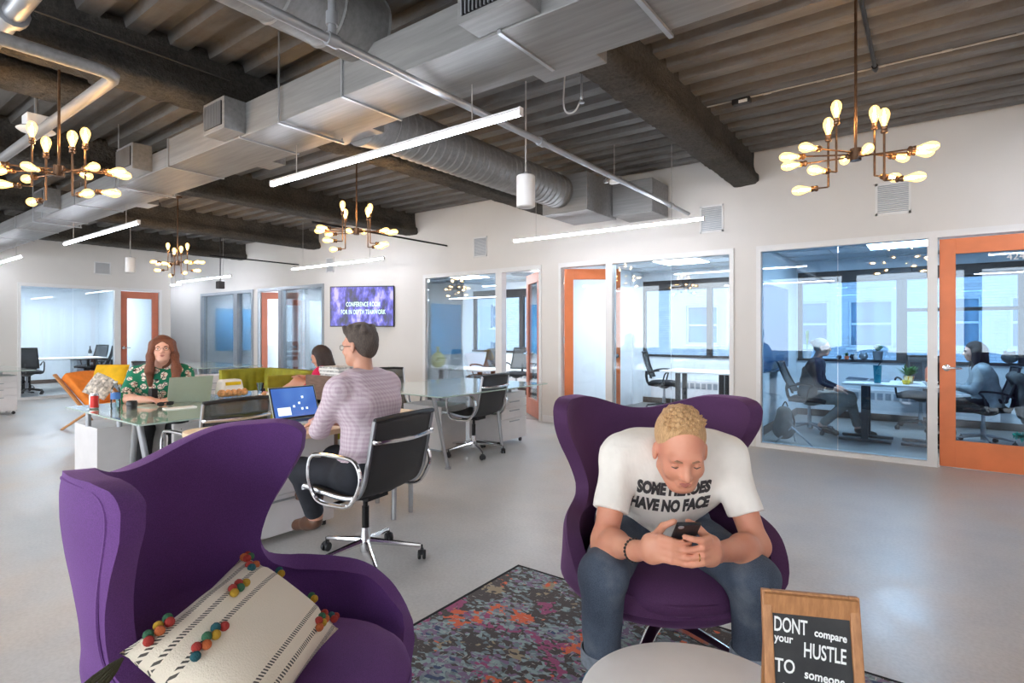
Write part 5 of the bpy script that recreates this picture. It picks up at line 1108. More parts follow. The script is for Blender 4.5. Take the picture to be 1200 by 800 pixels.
t = thing('snack_bowl', 'bowl of colourful snacks on the office table', 'bowl', (.0, 7.85, TZ)); MB().lathe([(.03, 0), (.08, .05), (.075, .05), (.001, .02)], n=20).build('bowl_body', 'ceramic_white', t); [MB().ell((.035 * math.cos(i * 2.1), .035 * math.sin(i * 2.1), .055), .022).build('snack', ['pom_orange', 'yellow_pot', 'red_paint'][i % 3], t) for i in range(5)]
SX = YB - .05; SZ = .9
pot_plant('tall grass in a white pot on the window sill', (-1.56, SX + .03, SZ), 'ceramic_white', 'grass_leaf', .065, .12, 60, .36, 1.6, .007)
pot_plant('pale succulent in a grey pot on the window sill', (-.62, SX + .03, SZ), 'zinc', 'leaf_pale', .07, .13, 60, .13, .5, .022)
pot_plant('tiny plant in an orange pot on the window sill', (-1.02, SX + .03, SZ), 'orange_bottle', 'leaf', .035, .05, 24, .07, .5, .01)
for i, (x, mt, s, lb) in enumerate([(-1.12, 'black_plastic', .035, 'small round black ornament on the window sill'), (-.94, 'black_plastic', .045, 'black rounded ornament next to the tiny plant'), (-.8, 'zinc', .06, 'metal piggy shaped ornament on the window sill'), (.85, 'grey_cloth', .09, 'grey round ornament at the right end of the sill')]):
    t = thing('ornament', lb, 'ornament', (x, SX + .03, SZ)); MB().ell((0, 0, s * .85), (s, s * .8, s * .85)).build('ornament_body', mt, t); [MB().ell((sx * s * .5, 0, s * 1.65), (s * .22,) * 3, n=8, m=5).build('ear', mt, t) for sx in (-1, 1)]; 
t = thing('milk_jug', 'small white jug on the window sill', 'jug', (-.9, SX - .02, SZ)); MB().lathe([(.02, 0), (.028, .04), (.018, .08), (.022, .1)], n=14).build('jug_body', 'ceramic_white', t)
# floor things in the right office
t = thing('backpack', 'dark grey backpack leaning on a folding stand behind the glazing', 'bag', (-1.42, 7.35, 0), R(20)); body('bag_body', [cap((0, 0, .14), (.02, .02, .34), .11, .085, .05), ell((.03, -.07, .16), (.09, .06, .11), k=.04)], .012, 'grey_cloth', t, wob=.004)
MB().tube(smooth_path([(.0, .02, .42), (.03, .0, .48), (.06, .02, .42)], 4), .008, 6).build('handle', 'black_cloth', t); MB().tube(smooth_path([(.07, .05, .4), (.13, .02, .25), (.09, 0, .08)], 4), .012, 6).build('strap', 'black_cloth', t)
t = thing('folding_stand', 'silver folding stand legs beside the backpack', 'stand', (-1.3, 7.25, 0)); MB().cyl((-.18, 0, 0), (.0, 0, .2), .01, n=8).cyl((.22, -.02, 0), (.0, 0, .2), .01, n=8).cyl((0, .2, 0), (0, 0, .2), .01, n=8).build('stand_legs', 'silver_paint', t)
t = thing('feather_duster', 'turquoise fluffy duster lying on the floor by the wall', 'duster', (1.05, 8.9, .09)); m = MB()
for i in range(420):
    a = random.uniform(0, 2 * PI); x = random.uniform(-.25, .25); rr_ = random.uniform(.05, .1) * (1 - (x / .3) ** 2); d = Vector((0, math.cos(a), math.sin(a))); p = Vector((x, 0, 0)); q = p + d * rr_ * 1.2 + Vector((random.uniform(-.02, .02), 0, 0)); s = Vector((.012, 0, 0)); m.add([p - s, p + s, q + s * .4, q - s * .4], [(0, 1, 2, 3)])
m.build('fluff', 'feather_teal', t)['kind'] = 'stuff'; MB().cyl((.2, 0, 0), (.5, .1, .05), .01, n=8).build('handle', 'black_plastic', t)
t = thing('power_cord', 'thin black cable curling along the right office wall', 'cord', (0, 0, 0)); MB().tube(smooth_path([(.88, YB - .1, .85), (.9, YB - .08, .3), (1.2, 9.3, .02), (1.4, 8.8, .02), (1.5, 8.4, .02)], 6), .006, 6).build('cable', 'black_plastic', t)
t = thing('wine_bottle', 'dark wine bottle on the grey cabinet in the far left office', 'bottle', (-17.4, 5.1, .62)); MB().lathe([(.04, 0), (.04, .2), (.015, .26), (.015, .33), (.001, .33)], n=16).build('bottle_body', 'black_plastic', t); MB().lathe([(.0405, .06), (.0405, .14)], n=16, cap=False).build('bottle_label', 'paper', t)
t = thing('low_cabinet', 'grey blue cabinet against the wall of the far left office', 'cabinet', (-17.4, 5.1, 0)); MB().b2(-.25, .25, -.35, .35, 0, .6).build('body', 'zinc', t, smooth=False, bevel=.005); MB().b2(-.26, .26, -.36, .36, .6, .62).build('top', 'black_plastic', t, smooth=False); [MB().b2(.25, .262, s * .175 - .16, s * .175 + .16, .05, .57).build('door', 'zinc', t, smooth=False, bevel=.003) for s in (-1, 1)]

# ------------------------------------------------------------------ people
def frame(org, yaw=0, pitch=0, roll=0):
    # local axes: +y is where the face looks, +z up; pitch > 0 bends the face down
    return Matrix.Translation(org) @ Matrix.Rotation(yaw, 4, 'Z') @ Matrix.Rotation(roll, 4, 'Y') @ Matrix.Rotation(-pitch, 4, 'X')
def head_prims(Mh, fem=False):
    j = .9 if fem else 1.0
    p = [ell((0, -.018, .035), (.074, .094, .086), k=.02), ell((0, .026, -.02), (.061 * (.97 if fem else 1), .066, .085), k=.03), ell((0, .052, -.088), (.03 * j, .03, .024), k=.025),
         cap((-.048 * j, .0, -.055), (-.022 * j, .05, -.088), .022, .018, .03), cap((.048 * j, .0, -.055), (.022 * j, .05, -.088), .022, .018, .03), ell((-.036, .058, -.03), (.024, .02, .024), k=.02), ell((.036, .058, -.03), (.024, .02, .024), k=.02),
         cap((-.036, .074, .02), (.036, .074, .02), .013, .013, .015), cut((-.031, .1, -.001), (.019, .02, .013), k=.014), cut((.031, .1, -.001), (.019, .02, .013), k=.014),
         cap((0, .084, .004), (0, .106, -.03), .0075, .0115, .012), ell((-.012, .095, -.034), (.008, .01, .007), k=.008), ell((.012, .095, -.034), (.008, .01, .007), k=.008),
         cap((-.02, .083, -.057), (.02, .083, -.057), .006, .006, .007), cap((-.016, .083, -.066), (.016, .083, -.066), .007, .007, .006),
         ell((-.077, -.008, -.008), (.008, .019, .03), k=.008), ell((.077, -.008, -.008), (.008, .019, .03), k=.008), cut((-.087, -.004, -.006), (.005, .009, .016), k=.005), cut((.087, -.004, -.006), (.005, .009, .016), k=.005)]
    return place(p, Mh)
def face_parts(t, Mh, brow='hair_brown', lips=True, glasses=None, closed=False):
    for s in (-1, 1):
        e = MB().ell((0, 0, 0), (.0125, .0115, .0115 if not closed else .011), n=14, m=10).build('eye', 'skin_tan' if closed else 'eye_white', t); e.matrix_local = Mh @ Matrix.Translation((s * .031, .0705, -.001))
        if not closed: q = MB().ell((0, .0085, 0), (.0058, .0042, .0058), n=12, m=6).build('iris', 'eye_iris', e)
        b = MB().tube([(s * .014, .0885, .0165), (s * .03, .0868, .0205), (s * .047, .076, .0165)], [.003, .0038, .002], 6, flat=1.3).build('eyebrow', brow, t); b.matrix_local = Mh
    if lips:
        l = MB().tube([(-.022, .084, -.0605), (-.008, .0905, -.0585), (0, .091, -.0595), (.008, .0905, -.0585), (.022, .084, -.0605)], [.002, .0042, .004, .0042, .002], 6).tube([(-.02, .084, -.064), (0, .0905, -.0672), (.02, .084, -.064)], [.002, .0048, .002], 6).build('lips', 'lips', t); l.matrix_local = Mh
    if glasses:
        for s in (-1, 1):
            c = [(s * .031 + .021 * math.cos(a), .099 - .004 * abs(math.cos(a)), -.003 + .015 * math.sin(a)) for a in np.linspace(0, 2 * PI, 18)[:-1]]
            g = MB().tube(c, .0014, 6, closed=True).build('glasses_rim', glasses, t); g.matrix_local = Mh
            g = MB().tube([(s * .052, .096, .002), (s * .076, .06, .004), (s * .082, 0, .0), (s * .08, -.015, -.01)], .0013, 5).build('glasses_arm', glasses, t); g.matrix_local = Mh
        g = MB().tube([(-.01, .1, 0), (0, .103, .003), (.01, .1, 0)], .0013, 5).build('glasses_bridge', glasses, t); g.matrix_local = Mh
def hand_prims(wrist, d, up, size=1.0, curl=.5, thumb=1):
    # wrist point, direction of the fingers, back-of-hand direction; thumb = which side
    w = Vector(wrist); d = Vector(d).normalized(); up = (Vector(up) - d * Vector(up).dot(d)).normalized(); s = d.cross(up) * thumb
    P = [cap(w, w + d * .03 * size, .026, .028, .02), ell(w + d * .055 * size, (.04 * size,) * 3, k=.001)][:1]
    for i in range(4):
        o = (i - 1.5) * .019 * size; P.append(cap(w + d * .015 + s * o * .6, w + d * .085 * size + s * o, .015, .0115, .012))
        L = (.07, .078, .074, .058)[i] * size; b = w + d * .085 * size + s * o; a1 = curl; q = b; dd = d
        for k, f in enumerate((.42, .32, .26)):
            a = curl * (k + .6); dd = (d * math.cos(a) - up * math.sin(a)).normalized(); n = q + dd * L * f; P.append(cap(q, n, .0105 - .0012 * k, .0095 - .0012 * k, .004)); q = n
    tb = w + d * .025 * size - s * .02; t1 = tb + (d * .6 - s * .8 - up * .2).normalized() * .035 * size; t2 = t1 + (d * .9 - s * .25 - up * .35).normalized() * .032 * size
    P += [cap(tb, t1, .015, .012, .012), cap(t1, t2, .0115, .009, .005)]; return P
def limb(a, b, c, ra, rb, rc, k=.02): return [cap(a, b, ra, rb, k), cap(b, c, rb, rc, k)]

# ---- the man in the white shirt, sitting hunched over his phone in the plum chair
def man_front():
    t = thing('person', 'person in white printed shirt and rolled jeans hunched over a phone in the plum chair', 'person', CF(.60, 2.39, 0), YAW)
    Mh = frame((-.026, -.48, .915), PI - R(4), R(22)) @ Matrix.Scale(1.09, 4)
    sh = [(-.18, -.235, .845), (.222, -.235, .84)]; el = [(-.262, -.345, .56), (.285, -.36, .545)]; wr = [(-.195, -.56, .605), (.062, -.565, .60)]
    hip = [(-.10, .03, .50), (.11, .03, .50)]; kn = [(-.285, -.45, .475), (.235, -.45, .465)]; an = [(-.285, -.41, .145), (.245, -.41, .145)]
    torso = [cap((-.09, .04, .50), (.10, .04, .50), .135, k=.05), cap((.0, .0, .55), (.015, -.08, .68), .16, .158, .06), cap((-.07, -.14, .75), (.11, -.14, .75), .14, k=.06), cap(sh[0], sh[1], .068, .068, .07), cap((-.1, -.2, .82), (.14, -.2, .82), .10, k=.06)]
    neck = [cap((.015, -.27, .86), (-.018, -.375, .91), .068, .06, .03)]
    arms = []
    for i, s in enumerate((-1, 1)):
        arms += [cap(sh[i], el[i], .058, .043, .03), cap(el[i], tuple(Vector(el[i]).lerp(Vector(wr[i]), .35)), .046, .045, .03), cap(tuple(Vector(el[i]).lerp(Vector(wr[i]), .35)), wr[i], .045, .029, .03)]
    legs = [cap((-.10, .02, .49), kn[0], .092, .068, .04), cap(kn[0], an[0], .062, .042, .03), cap((.11, .02, .49), kn[1], .092, .068, .04), cap(kn[1], an[1], .062, .042, .03), cap(an[0], (-.30, -.5, .05), .035, .03, .03), cap(an[1], (.26, -.5, .05), .035, .03, .03)]
    H = []
    # right hand (left in the picture): palm beside the phone, four fingers crossing behind it, thumb over the screen side
    H += [cap(wr[0], (-.16, -.625, .635), .029, .034, .02), cap((-.165, -.625, .66), (-.158, -.625, .615), .026, .026, .02), cap((-.145, -.635, .665), (-.14, -.64, .62), .02, .02, .015)]
    for i, (z0, z1, L) in enumerate(((.682, .668, .088), (.662, .648, .098), (.641, .627, .094), (.620, .609, .076))):
        b = Vector((-.142, -.652, z0)); m1 = b + Vector((.030, -.022, -.002)); m2 = m1 + Vector((L * .40, .002, (z1 - z0) * .6)); m3 = m2 + Vector((L * .28, .012, (z1 - z0) * .4))
        H += [cap(b, m1, .0125, .0112, .009), cap(m1, m2, .0108, .0098, .003), cap(m2, m3, .0098, .0085, .003)]
    H += [cap((-.15, -.62, .67), (-.118, -.60, .70), .015, .0125, .01), cap((-.118, -.60, .70), (-.088, -.622, .722), .0115, .0095, .003)]
    # left hand (right in the picture) closing over the first
    H += [cap(wr[1], (.025, -.63, .628), .029, .034, .02), cap((.028, -.63, .655), (.022, -.632, .61), .026, .026, .02), cap((.01, -.642, .66), (.006, -.645, .612), .02, .02, .015)]
    for i, (z0, z1, L) in enumerate(((.682, .692, .074), (.660, .650, .104), (.637, .626, .098), (.615, .606, .078))):
        b = Vector((.008, -.66, z0)); m1 = b + Vector((-.028, -.022, .001)); m2 = m1 + Vector((-L * .42, -.002, (z1 - z0) * .6)); m3 = m2 + Vector((-L * .28, .010, (z1 - z0) * .4))
        H += [cap(b, m1, .0125, .0112, .009), cap(m1, m2, .0108, .0098, .003), cap(m2, m3, .0098, .0085, .003)]
    H += [cap((.02, -.62, .665), (-.012, -.60, .70), .015, .0125, .01), cap((-.012, -.60, .70), (-.045, -.622, .722), .0115, .0095, .003)]
    prims = torso + neck + head_prims(Mh) + arms + H + legs
    b = body('body', prims, .0055, ['skin_tan'], t)
    face_parts(t, Mh, 'brow_blond', True, closed=True)
    for s in (-1, 1):
        o = MB().tube([(s * .031 - .012, .0795, -.0045), (s * .031, .0835, -.0075), (s * .031 + .012, .0795, -.0045)], [.0012, .002, .0012], 6).build('eyelash', 'hair_brown', t); o.matrix_local = Mh
    # short blond hair
    hp = [ell((0, -.026, .045), (.0775, .098, .084), k=.01)]
    for i in range(110):
        a = i * 2.39996; r = math.sqrt((i + .5) / 110); x = .06 * r * math.cos(a); y = -.02 + .075 * r * math.sin(a); z = .05 + .085 * math.sqrt(max(0, 1 - (x / .08) ** 2 - ((y + .026) / .1) ** 2))
        hp.append(cap((x, y, z - .014), (x * 1.1 + .004 * math.sin(i * 3), y + .012 + .004 * math.sin(i * 5), z + .004), .0085, .0036, .006))
    hp = place(hp, Mh)
    pl = Mh @ Vector((0, .038, .055)); n = Mh.to_3x3() @ Vector((0, .9, -.35)); hp.append(cutplane(pl, n))
    pl = Mh @ Vector((0, 0, .008)); n = Mh.to_3x3() @ Vector((0, .3, -1)); hp.append(cutplane(pl, n))
    body('hair', hp, .0038, 'hair_blond', t)
    # shirt with sleeves to above the elbow
    sl = []
    for i in (0, 1):
        e = Vector(sh[i]).lerp(Vector(el[i]), .66); sl.append(cap(sh[i], tuple(e), .069, .067, .03, flat=True))
    st = infl(torso, .014) + sl + [cut((-.002, -.35, .935), (.082, .09, .075), k=.015), cutplane((0, -.02, .505), (0, .25, -1))]
    sh_o = body('shirt', st, .0065, 'white_tee', t, wob=.0035, wf=38)
    # printed words, laid on the cloth
    dg = bpy.context.evaluated_depsgraph_get(); bvh = BVHTree.FromPolygons([v.co for v in sh_o.data.vertices], [tuple(p.vertices) for p in sh_o.data.polygons])
    for word, cx, cz in (('SOME HEROES', .0, .722), ('HAVE NO FACE', -.005, .652)):
        me = text_mesh(word, .07, 'print', offset=.0046, align='CENTER'); bm = bmesh.new(); bm.from_mesh(me); bmesh.ops.triangulate(bm, faces=bm.faces)
        bmesh.ops.subdivide_edges(bm, edges=[e for e in bm.edges if e.calc_length() > .012], cuts=2, use_grid_fill=True); bmesh.ops.triangulate(bm, faces=bm.faces)
        for v in bm.verts:
            o = Vector((cx + v.co.x * .6, -1.2, cz + v.co.y * .95 - .012 * math.cos(v.co.x * 9))); h = bvh.ray_cast(o, Vector((0, 1, 0)))
            v.co = h[0] + Vector((0, -.0025, 0)) if h[0] else Vector((o.x, -.3, o.z))
        bm.to_mesh(me); bm.free(); me.materials.clear(); me.materials.append(M('tee_print')); o = bpy.data.objects.new('shirt_print', me); COL.objects.link(o); o.parent = t
    # jeans
    jl = [cap((-.10, .02, .49), kn[0], .106, .083, .04), cap(kn[0], tuple(Vector(kn[0]).lerp(Vector(an[0]), .86)), .079, .064, .03, flat=False), cap((.11, .02, .49), kn[1], .106, .083, .04), cap(kn[1], tuple(Vector(kn[1]).lerp(Vector(an[1]), .86)), .079, .064, .03),
          cap((-.09, .04, .50), (.10, .04, .50), .148, k=.05), cap((0, .0, .54), (.0, -.02, .58), .168, k=.04), cutplane((0, -.02, .575), (0, .2, 1)), cutplane((0, 0, .19), (0, 0, -1))]
    body('jeans', jl, .0075, 'denim', t, wob=.004, wf=34)
    for i in (0, 1):
        a = Vector(kn[i]).lerp(Vector(an[i]), .80); c = Vector(kn[i]).lerp(Vector(an[i]), .96); MB().tube([a, a + (c - a) * .1, c - (c - a) * .1, c, c, a], [.069, .074, .073, .069, .05, .05], 28, caps=False).build('jeans_cuff', 'denim_cuff', t)
    for i, ax in enumerate((-.31, .27)):
        A = Vector((ax, -.48, .0)); s = body('shoe', [ell((ax, -.50, .045), (.048, .13, .045), k=.02), ell((ax, -.42, .075), (.042, .06, .05), k=.03), cutplane((0, 0, .02), (0, 0, -1))], .006, 'teal_shoe', t)
        MB().prism([(ax + .05 * math.cos(q), -.50 + .135 * math.sin(q)) for q in np.linspace(0, 2 * PI, 25)[:-1]], .012, .034).build('sole', 'paper', s, bevel=.004)
        for k in range(4): MB().tube([(ax - .03, -.53 + k * .025, .078 + k * .008), (ax, -.53 + k * .025, .092 + k * .009), (ax + .03, -.53 + k * .025, .078 + k * .008)], .0035, 6).build('lace', 'pom_teal', s)
    # phone held in both hands: a thing of its own
    p = thing('phone', 'black phone held in both hands of the hunched man', 'phone', t.matrix_basis @ Vector((-.068, -.655, .69))); p.rotation_euler = (R(43), 0, YAW)
    MB().b2(-.037, .037, -.005, .005, -.07, .075).build('case', 'black_plastic', p, bevel=.004, seg=3); MB().b2(-.034, .034, .0045, .0058, -.067, .072).build('display', 'monitor_dark', p, smooth=False)
    MB().lathe([(.001, .0), (.009, 0), (.009, .002), (.001, .002)], (-.022, -.0045, .06), 16, rotm(R(90))).lathe([(.001, .002), (.005, .002), (.005, .0035)], (-.022, -.0045, .06), 12, rotm(R(90))).build('camera_bump', 'silver_paint', p)
    # beaded bracelet and ring
    w = Vector(wr[0]); d = (Vector(wr[0]) - Vector(el[0])).normalized(); a = d.cross(Vector((0, 0, 1))).normalized(); c = d.cross(a); bt = thing('bracelet', 'dark beaded bracelet on the wrist of the hunched man', 'bracelet', t.matrix_basis @ (w - d * .012)); bt.rotation_euler = (0, 0, YAW)
    bd = MB().ell((0, 0, 0), .0055, n=8, m=6).build('bead', 'beads', bt)
    for k in range(20):
        q = 2 * PI * k / 20; pos = (a * math.cos(q) + c * math.sin(q)) * .0345
        if k == 0: bd.location = pos
        else: x = share(bd, 'bead', bt, pos)
    rg = thing('ring', 'gold ring on the finger of the hunched man', 'ring', t.matrix_basis @ Vector((-.032, -.683, .634))); rg.rotation_euler = (0, R(90), YAW); MB().tube([(.0122 * math.cos(q), .0122 * math.sin(q), 0) for q in np.linspace(0, 2 * PI, 21)[:-1]], .0022, 6, closed=True).build('band', 'gold', rg)
man_front()

def person(label, loc, rz, cfg):
    t = thing('person', label, 'person', loc, rz); g = cfg.get; R1 = g('res', .011); Mh = frame(g('head'), g('hyaw', 0), g('hpitch', 0), g('hroll', 0)); fem = g('fem', False); f = g('girth', 1.0)
    pel, wai, che, nb = [Vector(x) for x in g('spine')]; sh, el, wr = g('sh'), g('el'), g('wr'); hip, kn, an, toe = g('hip'), g('kn'), g('an'), g('toe')
    X = (Vector(sh[1]) - Vector(sh[0])).normalized()
    torso = [cap(pel - X * .08, pel + X * .08, .125 * f, k=.05), cap(pel, wai, .13 * f, .125 * f, .06), cap(wai - X * .03, wai + X * .03, .125 * f, k=.05), cap(che - X * .07, che + X * .07, .118 * f, k=.06), cap(sh[0], sh[1], .06, .06, .07), cap(nb - X * .08 - Vector((0, 0, .05)), nb + X * .08 - Vector((0, 0, .05)), .08, k=.05)]
    hc = Mh @ Vector((0, -.02, -.05)); neck = [cap(nb, hc, .056, .052, .03)]
    arms = []; legs = []; H = []
    for i in (0, 1):
        e, w = Vector(el[i]), Vector(wr[i]); arms += [cap(sh[i], e, .052 * f, .04, .03), cap(e, e.lerp(w, .35), .042, .041, .02), cap(e.lerp(w, .35), w, .041, .026, .02)]
        H += hand_prims(w, g('hd', [(w - e), (w - e)])[i] if g('hd') else (w - e), g('hup', (0, 0, 1)), .95, g('curl', .35), (1, -1)[i])
        legs += [cap(hip[i], kn[i], .088 * f, .062, .04), cap(kn[i], an[i], .058, .038, .03), cap(an[i], toe[i], .034, .03, .03)]
    if g('legs') is False: legs = []
    hd = head_prims(Mh, fem)
    body('body', torso + neck + hd + arms + H + legs, R1 if g('fine') is None else g('fine'), g('skin', 'skin_mid'), t)
    if g('face', True): face_parts(t, Mh, g('brow', 'hair_brown'), True, g('glasses'))
    top = infl(torso, .014)
    for i in (0, 1):
        e = Vector(sh[i]).lerp(Vector(el[i]), 1.0); k = g('sleeve', 1.0)
        if k >= 1: w = Vector(el[i]).lerp(Vector(wr[i]), k - 1); top += [cap(sh[i], el[i], .066 * f, .053, .035), cap(el[i], tuple(w), .054, g('cuff', .042), .02, flat=k > 1)]
        else: top += [cap(sh[i], tuple(Vector(sh[i]).lerp(Vector(el[i]), k)), .068 * f, .064, .035, flat=True)]
    c = nb.lerp(hc, .5); top += [cut(tuple(c + Vector(g('neckcut', (0, .01, .03)))), (.07, .07, .06), k=.015)]
    hem = g('hem', pel.z + .0); top.append(cutplane((0, 0, hem), (0, 0, -1)))
    body(g('topname', 'shirt'), top, R1 * .9, g('top', 'grey_cloth'), t, wob=.004, wf=33)
    if legs:
        pp = [cap(pel - X * .08, pel + X * .08, .138 * f, k=.05), cutplane((0, 0, pel.z + .09), (0, 0, 1))]; LL = []
        for i in (0, 1):
            a = Vector(kn[i]).lerp(Vector(an[i]), g('pant', .88)); LL += [cap(hip[i], kn[i], .1 * f, .074, .04), cap(kn[i], tuple(a), .07, .056, .03)]
        body('trousers', LL + pp, R1 * .95, g('pants', 'dark_pants'), t, wob=.003)
        if g('sock'):
            for i in (0, 1): a = Vector(kn[i]).lerp(Vector(an[i]), .8); MB().tube([a, Vector(an[i])], [.045, .042], 14).build('sock', g('sock'), t)
        for i in (0, 1):
            a, b2 = Vector(an[i]), Vector(toe[i]); d = (b2 - a); d.z *= .6; d = d.normalized(); so = body('shoe', [cap(tuple(b2 - d * .13), tuple(b2 + d * .05), .04, .036, .02), cap(tuple(a - Vector((0, 0, .03))), tuple(b2 - d * .07), .042, .038, .03)], .009, g('shoe', 'black_cloth'), t)
    hair = g('hair')
    if hair:
        body('hair', [p for p in place(hair[1], Mh)] + [cutplane(Mh @ Vector(q), Mh.to_3x3() @ Vector(n)) for q, n in hair[2]], g('hres', .007), hair[0], t, wob=.002, wf=90)
    return t
CAPH = [ell((0, -.026, .045), (.081, .099, .086), k=.01), ell((0, -.05, .0), (.076, .07, .07), k=.03)]
# ---- the man in the checked shirt seen from behind
person('person in pinkish checked shirt and dark trousers seated at the maple desk, seen from behind', (-2.585, 2.11, 0), R(97), dict(
    head=(.02, .12, 1.235), hyaw=R(10), hpitch=R(4), spine=[(0, 0, .53), (0, 0, .72), (0, .02, .90), (0, .06, 1.065)], sh=[(.19, .05, 1.0), (-.2, .05, 1.0)], el=[(.235, .14, .775), (-.2, .2, .77)], wr=[(.04, .40, .765), (-.02, .44, .765)],
    hip=[(.09, 0, .5), (-.09, 0, .5)], kn=[(.13, .44, .52), (-.14, .43, .5)], an=[(.04, .50, .31), (-.02, .44, .19)], toe=[(.06, .655, .27), (0, .59, .11)], sock='sock_blue', skin='skin_mid', top='gingham_shirt', hem=.60, sleeve=1.75, cuff=.036, pants='dark_pants', shoe='leather_brown', brow='hair_brown', glasses='black_metal', res=.0085, fine=.007, girth=1.08, hres=.006,
    hair=('hair_brown', [ell((0, -.028, .045), (.08, .1, .086), k=.01), ell((0, -.06, -.01), (.07, .055, .07), k=.03), ell((0, -.01, .07), (.073, .09, .072), k=.02)] + [cap((.06 * math.cos(i), -.02 + .07 * math.sin(i * 1.7), .09), (.066 * math.cos(i), -.015 + .075 * math.sin(i * 1.7), .115), .02, .01, .015) for i in range(24)], [((0, .055, .05), (0, 1, -.25)), ((0, .0, -.005), (0, .9, -.62))])))
# ---- the woman in the green blouse
WH = [ell((0, -.022, .042), (.086, .108, .088), k=.02)]
for s in (-1, 1):
    WH += [cap((s * .07, .005, .05), (s * .088, .02, -.06), .034, .03, .03), cap((s * .088, .02, -.06), (s * .1, .03, -.18), .032, .034, .03)]
WH += [cap((-.1, .03, -.18), (-.088, .085, -.32), .038, .03, .03), cap((-.088, .085, -.32), (-.06, .1, -.42), .03, .014, .03), cap((.1, .02, -.18), (.1, -.02, -.3), .034, .022, .03), cap((0, -.08, .02), (0, -.09, -.16), .07, .06, .04), cut((0, .11, -.03), (.052, .085, .095), k=.012), cap((-.06, .05, .075), (-.078, .06, -.02), .02, .018, .02), cap((.055, .05, .075), (.078, .055, -.02), .02, .018, .02)]
person('person with long auburn hair and glasses in a green floral blouse behind a silver laptop', (-5.56, 2.16, 0), R(-110), dict(
    head=(-.01, .18, 1.165), hyaw=R(-4), hpitch=R(-6), hroll=R(2), fem=True, spine=[(0, -.05, .53), (0, 0, .70), (0, .06, .86), (0, .09, 1.0)], sh=[(.175, .08, .945), (-.175, .08, .945)], el=[(.27, .22, .755), (-.25, .24, .76)], wr=[(.1, .42, .755), (-.08, .44, .755)],
    hip=[(.09, 0, .5), (-.09, 0, .5)], kn=[(.13, .44, .5), (-.11, .44, .5)], an=[(.13, .40, .1), (-.10, .40, .1)], toe=[(.13, .54, .04), (-.1, .54, .04)], skin='skin_fair', top='floral_blouse', topname='blouse', sleeve=1.12, cuff=.075, hem=.50, pants='black_cloth', shoe='black_cloth', brow='hair_auburn', glasses='bronze', res=.009, fine=.0075, girth=1.06, hres=.0065,
    hair=('hair_auburn', WH, []), neckcut=(0, .05, .0)))
# ---- the grey haired woman in the right office
PG = person('person with grey hair in a bun and beige trousers sitting in the right office', (-1.22, 8.3, 0), R(-90), dict(
    head=(0, .10, 1.20), hpitch=R(4), fem=True, spine=[(0, -.04, .52), (0, -.02, .70), (0, .0, .86), (0, .03, 1.02)], sh=[(.165, .02, .955), (-.165, .02, .955)], el=[(.2, .08, .70), (-.2, .08, .70)], wr=[(.14, .30, .63), (-.14, .30, .63)],
    hip=[(.085, 0, .5), (-.085, 0, .5)], kn=[(.1, .45, .5), (-.1, .42, .52)], an=[(.13, .10, .12), (-.08, .52, .1)], toe=[(.14, .24, .05), (-.08, .66, .04)], skin='skin_fair', top='navy_cloth', sleeve=1.8, cuff=.036, hem=.50, pants='grey_pants', shoe='grey_shoe', brow='hair_grey', glasses='black_metal', res=.012,
    hair=('hair_grey', CAPH + [ell((0, -.125, .06), (.035, .035, .035), k=.01)], [((0, .04, .02), (0, 1, -.3))])))
t = thing('vest', 'grey sleeveless vest worn over the dark top of the grey haired person', 'vest', (-1.22, 8.3, 0), R(-90))
body('vest_body', [cap((-.09, -.05, .56), (.09, -.05, .56), .152, k=.05), cap((-.07, -.03, .72), (.07, -.03, .72), .145, k=.05), cap((-.07, -.02, .86), (.07, -.02, .86), .128, k=.05), cutplane((0, 0, .49), (0, 0, -1)), cutplane((0, .06, .9), (0, 1, 0)), cutplane((0, 0, .93), (0, 0, 1))], .012, 'grey_cloth', t)
# ---- the woman in the grey jacket beyond the orange door
PJ = person('person with long dark hair in a light grey jacket seen through the orange door', (.5, 8.5, 0), R(95), dict(
    head=(0, .10, 1.17), hpitch=R(6), fem=True, spine=[(0, -.04, .52), (0, -.02, .69), (0, .0, .84), (0, .03, .99)], sh=[(.165, .02, .93), (-.165, .02, .93)], el=[(.2, .12, .69), (-.2, .12, .69)], wr=[(.12, .36, .74), (-.12, .36, .74)],
    hip=[(.085, 0, .5), (-.085, 0, .5)], kn=[(.1, .43, .48), (-.1, .43, .48)], an=[(.1, .32, .1), (-.1, .32, .1)], toe=[(.1, .46, .04), (-.1, .46, .04)], skin='skin_fair', top='denim_light', topname='jacket', sleeve=1.7, cuff=.04, hem=.49, pants='black_cloth', shoe='black_cloth', brow='hair_dark', res=.012,
    hair=('hair_dark', CAPH + [cap((s * .07, -.02, .0), (s * .085, .03, -.25), .045, .03, .03) for s in (-1, 1)] + [cap((0, -.08, 0), (0, -.08, -.2), .07, .06, .04), cut((0, .1, -.03), (.055, .075, .09), k=.02)], [])))
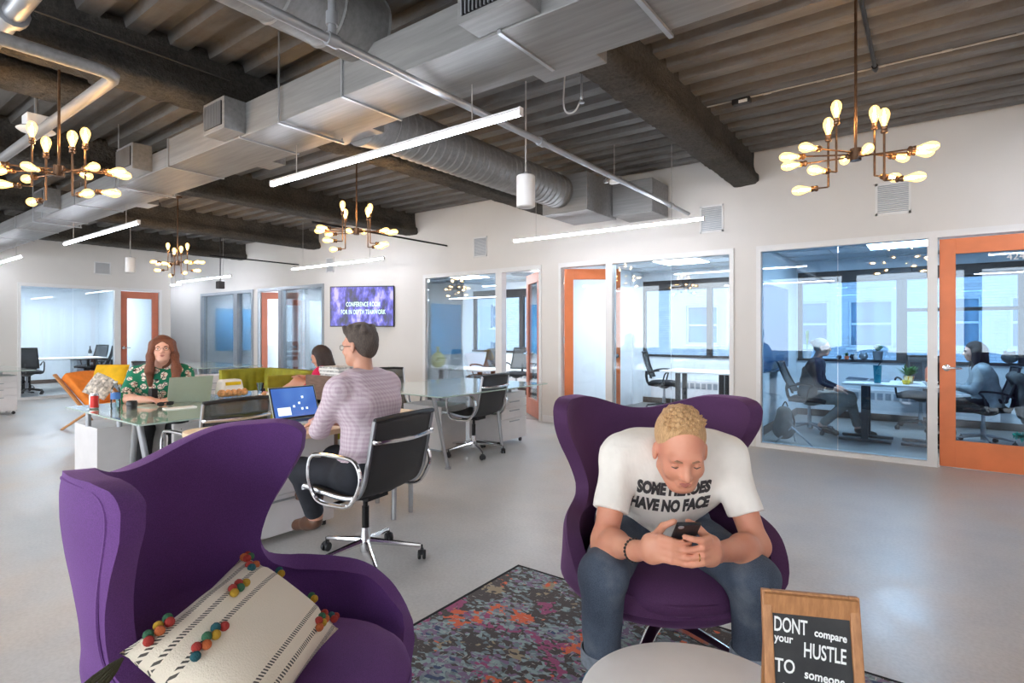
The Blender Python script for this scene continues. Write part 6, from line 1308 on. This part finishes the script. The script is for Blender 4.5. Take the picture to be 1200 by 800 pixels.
t = thing('coat', 'dark grey coat hung over the back of the task chair behind the orange door', 'coat', (.48, 8.5, 0), R(95)); body('coat_body', [cap((-.14, -.33, .86), (.14, -.33, .86), .07, .07, .05), cap((-.15, -.36, .80), (-.12, -.42, .36), .06, .07, .05), cap((.15, -.36, .80), (.12, -.42, .40), .06, .07, .05), cap((0, -.36, .8), (0, -.42, .42), .06, .07, .05)], .012, 'grey_cloth', t, wob=.008, wf=28)
# ---- the woman in pink on the sofa
person('person with dark hair in a pink top sitting sideways on the olive sofa', (-5.62, 3.95, 0), R(36.7 + 82), dict(
    head=(0, .10, 1.03), hpitch=R(22), fem=True, spine=[(0, -.08, .50), (0, -.04, .64), (0, .0, .76), (0, .03, .88)], sh=[(.16, .02, .82), (-.16, .02, .82)], el=[(.19, .12, .66), (-.19, .12, .66)], wr=[(.10, .30, .76), (-.06, .32, .76)],
    hip=[(.085, 0, .49), (-.085, 0, .49)], kn=[(.09, .34, .72), (-.08, .34, .72)], an=[(.06, .68, .56), (-.05, .68, .54)], toe=[(.06, .80, .60), (-.05, .80, .58)], skin='skin_mid', top='pink_cloth', sleeve=1.4, hem=.49, pants='black_cloth', shoe='black_cloth', brow='hair_dark', res=.011,
    hair=('hair_dark', CAPH + [cap((s * .06, -.03, .0), (s * .08, .0, -.2), .045, .04, .03) for s in (-1, 1)] + [cap((0, -.08, 0), (0, -.08, -.2), .07, .06, .04), cut((0, .1, -.03), (.055, .075, .09), k=.02)], [])))
t = thing('ottoman', 'olive ottoman under the stretched legs of the person in pink', 'ottoman', (-6.05, 3.72, 0), R(36.7)); MB().b2(-.34, .7, -.3, .3, .1, .42).build('seat', 'olive_fabric', t, bevel=.04, seg=3); [MB().cyl((x, y, 0), (x, y, .1), .02, n=10).build('leg', 'chair_wood', t) for x in (-.25, .6) for y in (-.22, .22)]

for o in (PG, PJ): o.scale = (.93,) * 3
for o in bpy.data.objects:
    if o.name in ('vest', 'coat') or o.get('label', '').startswith(('task chair with tilted back', 'task chair under the woman in the grey')): o.scale = (.93,) * 3
